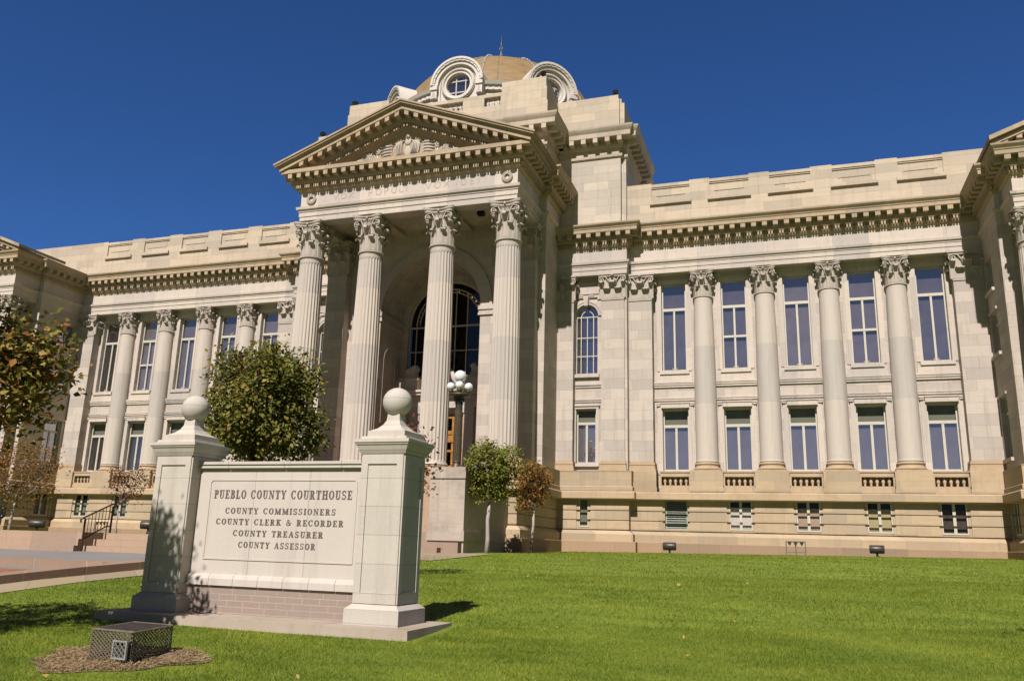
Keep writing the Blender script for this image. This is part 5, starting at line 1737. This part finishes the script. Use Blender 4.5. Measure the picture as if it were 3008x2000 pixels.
# ================================================================== generated foliage
def quads_obj(name, V, mat, nper, parent=None, faces=None):
    # V: (n, nper, 3); faces: index tuples inside each item
    n = len(V)
    me = bpy.data.meshes.new(name)
    F = np.asarray(faces)
    idx = (np.arange(n)[:, None, None] * nper + F[None]).reshape(-1)
    k = F.shape[1]
    me.vertices.add(n * nper); me.vertices.foreach_set('co', np.asarray(V, np.float32).reshape(-1))
    nf = n * len(F)
    me.loops.add(nf * k); me.loops.foreach_set('vertex_index', idx.astype(np.int32))
    me.polygons.add(nf); me.polygons.foreach_set('loop_start', (np.arange(nf) * k).astype(np.int32))
    me.polygons.foreach_set('loop_total', np.full(nf, k, np.int32)) if False else None
    me.update(calc_edges=True); me.validate()
    me.materials.append(mat)
    o = bpy.data.objects.new(name, me); C.objects.link(o)
    if parent: o.parent = parent
    return o


def leaves(pts, size, rng, out=None, droop=.25):
    n = len(pts)
    nn = rng.normal(size=(n, 3)) * .62 + np.array([0, -.42, .78])
    nn /= np.linalg.norm(nn, axis=1)[:, None]
    d = rng.normal(size=(n, 3)); d[:, 2] -= droop * 2
    if out is not None: d += out * 1.0
    d -= nn * (d * nn).sum(1)[:, None]
    d /= np.linalg.norm(d, axis=1)[:, None] + 1e-6
    s = np.cross(nn, d)
    L_ = size * rng.uniform(.7, 1.3, n)[:, None]
    w_ = L_ * rng.uniform(.28, .42, n)[:, None]
    p0 = pts; p3 = pts + d * L_ - nn * L_ * .10
    p1 = pts + d * L_ * .45 + s * w_ + nn * w_ * .35
    p2 = pts + d * L_ * .45 - s * w_ + nn * w_ * .35
    pm = pts + d * L_ * .5
    return np.stack([p0, p1, p3, p2], 1)
LEAFF = [(0, 1, 2), (0, 2, 3)]


def tree(name, label, cat, base, crown_fn, ncl, nleaf, size, lmat, bark, fork, trunk_r, seed, spread=.28, group=None, limbs=9, twig_r=.012, droop=.25, trunk_pts=None, show_twigs=True):
    """base: ground point; crown_fn(rng) -> a point in the crown (world); fork: world point where limbs leave the trunk"""
    rng = np.random.default_rng(seed)
    t = thing(name, label, cat, base, 0, group)
    B = np.array(base)
    cl = np.array([crown_fn(rng) for _ in range(ncl)])
    # trunk and limbs
    mb = MB(); mb.smooth = True
    f = Vector(fork) - Vector(base)
    tp = trunk_pts or [Vector((0, 0, -.15)), f * .3 + Vector((rng.normal() * .02, rng.normal() * .02, 0)), f * .65 + Vector((rng.normal() * .03, rng.normal() * .03, 0)), f]
    mb.tube([tuple(p) for p in tp], [trunk_r * 1.25, trunk_r * 1.0, trunk_r * .9, trunk_r * .75], 10)
    ctr = cl.mean(0)
    ends = cl[rng.choice(ncl, min(limbs, ncl), replace=False)]
    nodes = [np.array(f)]
    for e in ends:
        e = e - B
        m1 = np.array(f) * .6 + e * .4 + rng.normal(size=3) * .06; m1[2] -= .05
        m2 = np.array(f) * .25 + e * .75 + rng.normal(size=3) * .05
        mb.tube([tuple(f * .97), tuple(m1), tuple(m2), tuple(e)], [trunk_r * .5, trunk_r * .36, trunk_r * .22, twig_r * .6], 6)
        nodes += [m1, m2, e]
    mb.build('trunk', bark, t)
    nodes = np.array(nodes)
    if show_twigs:
        mb = MB(); mb.smooth = True
        for c in cl:
            c = c - B
            j = np.argmin(((nodes - c) ** 2).sum(1))
            mid = (nodes[j] + c) / 2 + rng.normal(size=3) * .04
            mb.tube([tuple(nodes[j]), tuple(mid), tuple(c)], [twig_r, twig_r * .7, twig_r * .35], 4)
        mb.build('twigs', BARK, t)
    k = rng.integers(0, ncl, nleaf)
    pts = cl[k] + rng.normal(size=(nleaf, 3)) * spread * np.array([1, 1, .9])
    out = (pts - ctr); out /= np.linalg.norm(out, axis=1)[:, None] + 1e-6
    V = leaves(pts - B, size, rng, out * .5, droop)
    quads_obj('crown', V, lmat, 4, t, LEAFF)
    return t


def ell(cx, cy, cz, rx, ry, rz, p=2.0, shell=.45, irr=.16):
    ph = cx * 3.1 + cy * 1.7 + cz
    def fn(rng):
        while True:
            u = rng.uniform(-1, 1, 3)
            r = (np.abs(u) ** p).sum() ** (1 / p)
            a = math.atan2(u[1], u[0]); e = math.atan2(u[2], math.hypot(u[0], u[1]))
            r /= 1 + irr * (math.sin(3 * a + ph) * math.cos(2 * e + ph) + .7 * math.sin(5 * a - 3 * e + 2 * ph) + .5 * math.sin(4 * e + ph)) - irr * .4
            if r <= 1 and r > shell * rng.uniform(0.2, 1.5):
                return np.array([cx + rx * u[0], cy + ry * u[1], cz + rz * u[2]])
    return fn


tree('clipped_tree', 'dense clipped tree with olive leaves standing behind the sign', 'tree', (6.55, -27.4, g(6.55, -27.4)), ell(6.58, -27.4, -1.22, 1.16, 1.14, 1.22, 3.6, .72, .13), 420, 14500, .108, LF_BIG, BARK, (6.55, -27.4, -2.9), .10, 3, .17, limbs=16)
tree('young_tree', 'young tree with green round crown and pale trunk beside the stair cheek', 'tree', (6.93, -12.2, g(6.9, -12.2) - .03), ell(7.02, -12.2, -1.38, 0.98, 1.0, 1.12, 2.3, .6), 170, 5600, .115, LF_GREEN, BARKW, (7.0, -12.2, -2.75), .085, 5, .16, limbs=10)
tree('young_tree', 'young tree with sparse rust brown crown near the portico side wall', 'tree', (7.61, -8.1, g(7.6, -8.1) - .03), ell(7.5, -8.1, -1.68, .78, .8, 1.16, 2.3, .5), 120, 2300, .115, LF_RED, BARKW, (7.62, -8.1, -2.9), .065, 8, .15, limbs=9)
tree('sapling', 'small crimson sapling with bare twigs behind the stair handrail', 'sapling', (-5.15, -19.0, -4.4), ell(-4.85, -19.0, -2.5, .80, .8, .66, 2.2, .5), 90, 760, .085, LF_CRIM, BARKW, (-5.25, -19.0, -3.3), .03, 11, .13, limbs=10, twig_r=.011)
tree('young_tree', 'young reddish tree with white trunk at the left edge of the terrace', 'tree', (-11.5, -18.0, -4.4), ell(-11.6, -18.0, -1.95, 1.9, 1.5, 1.35, 2.2, .4), 150, 2500, .11, LF_RED, BARKW, (-11.45, -18.0, -3.25), .06, 13, .2, limbs=12, twig_r=.014)
tree('sapling', 'thin sapling with rusty leaves showing right of the sign pillar', 'sapling', (9.7, -26.0, g(9.7, -26)), ell(9.85, -26.0, -2.5, .66, .5, .98, 2.2, .5), 44, 620, .10, LF_CRIM, BARK, (9.75, -26, -3.6), .03, 17, .12, limbs=8)
_e1 = ell(6.5, -37.6, -2.35, 1.95, 1.8, 1.05, 2.2, .3, .08)
_e2 = ell(8.9, -36.5, -2.35, 1.15, .5, .75, 2, .1, .08)
_e3 = ell(8.92, -38.5, .55, .42, .4, .75, 2, .1, .05)
tree('overhanging_tree', 'leafy tree with yellowing branches overhanging the left edge of the lawn', 'tree', (6.2, -38.0, g(6.2, -38)), lambda r_: (_e1(r_) if r_.uniform() < .60 else (_e2(r_) if r_.uniform() < .72 else _e3(r_))), 360, 13500, .095, LF_LEFT, BARK, (6.5, -37.8, -3.4), .13, 23, .16, limbs=22, twig_r=.012)
tree('shade_tree', 'large leafy tree off to the right that shades the lawn corner', 'tree', (25.2, -38.6, g(25.2, -38.6)), ell(23.6, -37.6, 1.2, 1.75, 1.6, 1.5, 2.2, .4), 220, 6000, .14, LF_BIG, BARK, (25.0, -38.4, -2.0), .2, 29, .3, limbs=14)

# grass blades
rng = np.random.default_rng(5)
cam2 = np.array(CAMP[:2]); f2 = np.array([-math.sin(_ya), math.cos(_ya)]); r2 = np.array([math.cos(_ya), math.sin(_ya)])


def blade_zone(d0, d1, dens, w_, h, pad=1.06):
    hw = .614 * 1.06
    area = hw * (d1 ** 2 - d0 ** 2)
    n = int(area * dens)
    d = np.sqrt(rng.uniform(d0 ** 2, d1 ** 2, n))
    x = rng.uniform(-1, 1, n) * hw * d * pad
    p = cam2 + d[:, None] * f2 + x[:, None] * r2
    keep = (p[:, 0] > 4.25) & (p[:, 1] < -1.5) & ~((p[:, 0] > 8.15) & (p[:, 0] < 13.8) & (p[:, 1] > -33.75) & (p[:, 1] < -32.1))
    ex = ((p[:, 0] - 11.12) / .97) ** 2 + ((p[:, 1] + 36.15) / .80) ** 2
    keep &= ex > 1 + .35 * rng.normal(size=n)
    keep &= ~((np.abs(p[:, 0]) < 7.7) & (p[:, 1] > -16.1))
    p = p[keep]; n = len(p)
    z = gz(p[:, 0], p[:, 1])
    a = rng.uniform(0, 2 * PI, n); hh = h * rng.uniform(.6, 1.35, n)
    lean = rng.normal(size=(n, 2)) * .45
    b = np.stack([p[:, 0], p[:, 1], z - .01], 1)
    s = np.stack([np.cos(a) * w_, np.sin(a) * w_, 0 * a], 1)
    tip = b + np.stack([lean[:, 0] * hh, lean[:, 1] * hh, hh], 1)
    return np.stack([b - s, b + s, tip], 1)
LF_GRASS = leaf_mat('grass blades', [(0, (.155, .21, .012)), (.45, (.25, .31, .024)), (.8, (.32, .38, .05)), (1, (.46, .45, .14))], .35)
_t = LF_GRASS.node_tree
_tc = N(_t, 'ShaderNodeTexCoord')
_mp = N(_t, 'ShaderNodeMapping'); _mp.inputs['Scale'].default_value = (.5, 1.3, 1); _mp.inputs['Rotation'].default_value = (0, 0, .5); _t.links.new(_tc.outputs['Object'], _mp.inputs[0])
_n = N(_t, 'ShaderNodeTexNoise', Scale=1.2, Detail=6.0, Roughness=.65); _t.links.new(_mp.outputs[0], _n.inputs['Vector'])
_b = _t.nodes['Principled BSDF']; _src = _b.inputs['Base Color'].links[0].from_socket
_c = mix(_t, .9, _src, ramp(_t, _n.outputs[0], [(.36, (1.18, 1.12, 1.1)), (.64, (.60, .72, .55))]), 'MULTIPLY')
for _k in [l.to_socket for l in list(_src.links)]:
    if _k.node.bl_idname in ('ShaderNodeBsdfPrincipled', 'ShaderNodeBsdfTranslucent'): _t.links.new(_c, _k)
V = np.concatenate([blade_zone(6.5, 13, 2600, .0040, .042), blade_zone(13, 22, 650, .0075, .045), blade_zone(22, 46, 110, .016, .045)])
gr = quads_obj('grass', V, LF_GRASS, 3, None, [(0, 1, 2)]); struct(gr, 'stuff')
n = 9000
aa = rng.uniform(0, 2 * PI, n); rr = np.sqrt(rng.uniform(0, 1, n)) * (1 + .12 * np.sin(3 * aa) + .08 * np.sin(7 * aa))
px_, py_ = 11.12 + .95 * rr * np.cos(aa), -36.15 + .80 * rr * np.sin(aa)
b = np.stack([px_, py_, gz(px_, py_) + .012 + rng.uniform(0, .03, n)], 1)
th = rng.uniform(0, 2 * PI, n); L_ = rng.uniform(.03, .09, n)
d = np.stack([np.cos(th) * L_, np.sin(th) * L_, rng.normal(size=n) * .015], 1); s = np.stack([-np.sin(th) * .003, np.cos(th) * .003, 0 * th + .001], 1)
st_ = quads_obj('straw', np.stack([b - s, b + s, b + d + s, b + d - s], 1), M_STRAW, 4, None, [(0, 1, 2, 3)]); struct(st_, 'stuff')
mb = MB()
ring = [(11.12 + .98 * (1 + .12 * math.sin(3 * t) + .08 * math.sin(7 * t)) * math.cos(t), -36.15 + .84 * (1 + .12 * math.sin(3 * t) + .08 * math.sin(7 * t)) * math.sin(t)) for t in [2 * PI * i / 48 for i in range(48)]]
vs = [(x, y, g(x, y) + .012) for x, y in ring] + [(11.1 + (x - 11.1) * .5, -36.15 + (y + 36.15) * .5, g(x, y) + .03) for x, y in ring] + [(11.1, -36.15, g(11.1, -36.15) + .025)]
mb.add(vs, [(i, (i + 1) % 48, 48 + (i + 1) % 48, 48 + i) for i in range(48)] + [(48 + i, 48 + (i + 1) % 48, 96) for i in range(48)])
struct(mb.build('soil_patch', M_SOIL))
# fallen leaves
n = 45
d_ = np.sqrt(rng.uniform(7.5 ** 2, 24 ** 2, n)); x_ = rng.uniform(-1, .9, n) * .6 * d_
pp = cam2 + d_[:, None] * f2 + x_[:, None] * r2
pp = pp[(pp[:, 0] > 4.4) & ~((pp[:, 0] > 8.1) & (pp[:, 0] < 13.8) & (pp[:, 1] > -33.8) & (pp[:, 1] < -32))]
P3 = np.stack([pp[:, 0], pp[:, 1], gz(pp[:, 0], pp[:, 1]) + .05], 1)
o = quads_obj('fallen_leaves', leaves(P3, .075, rng, None, 0), LF_FALL, 4, None, LEAFF); struct(o, 'stuff')
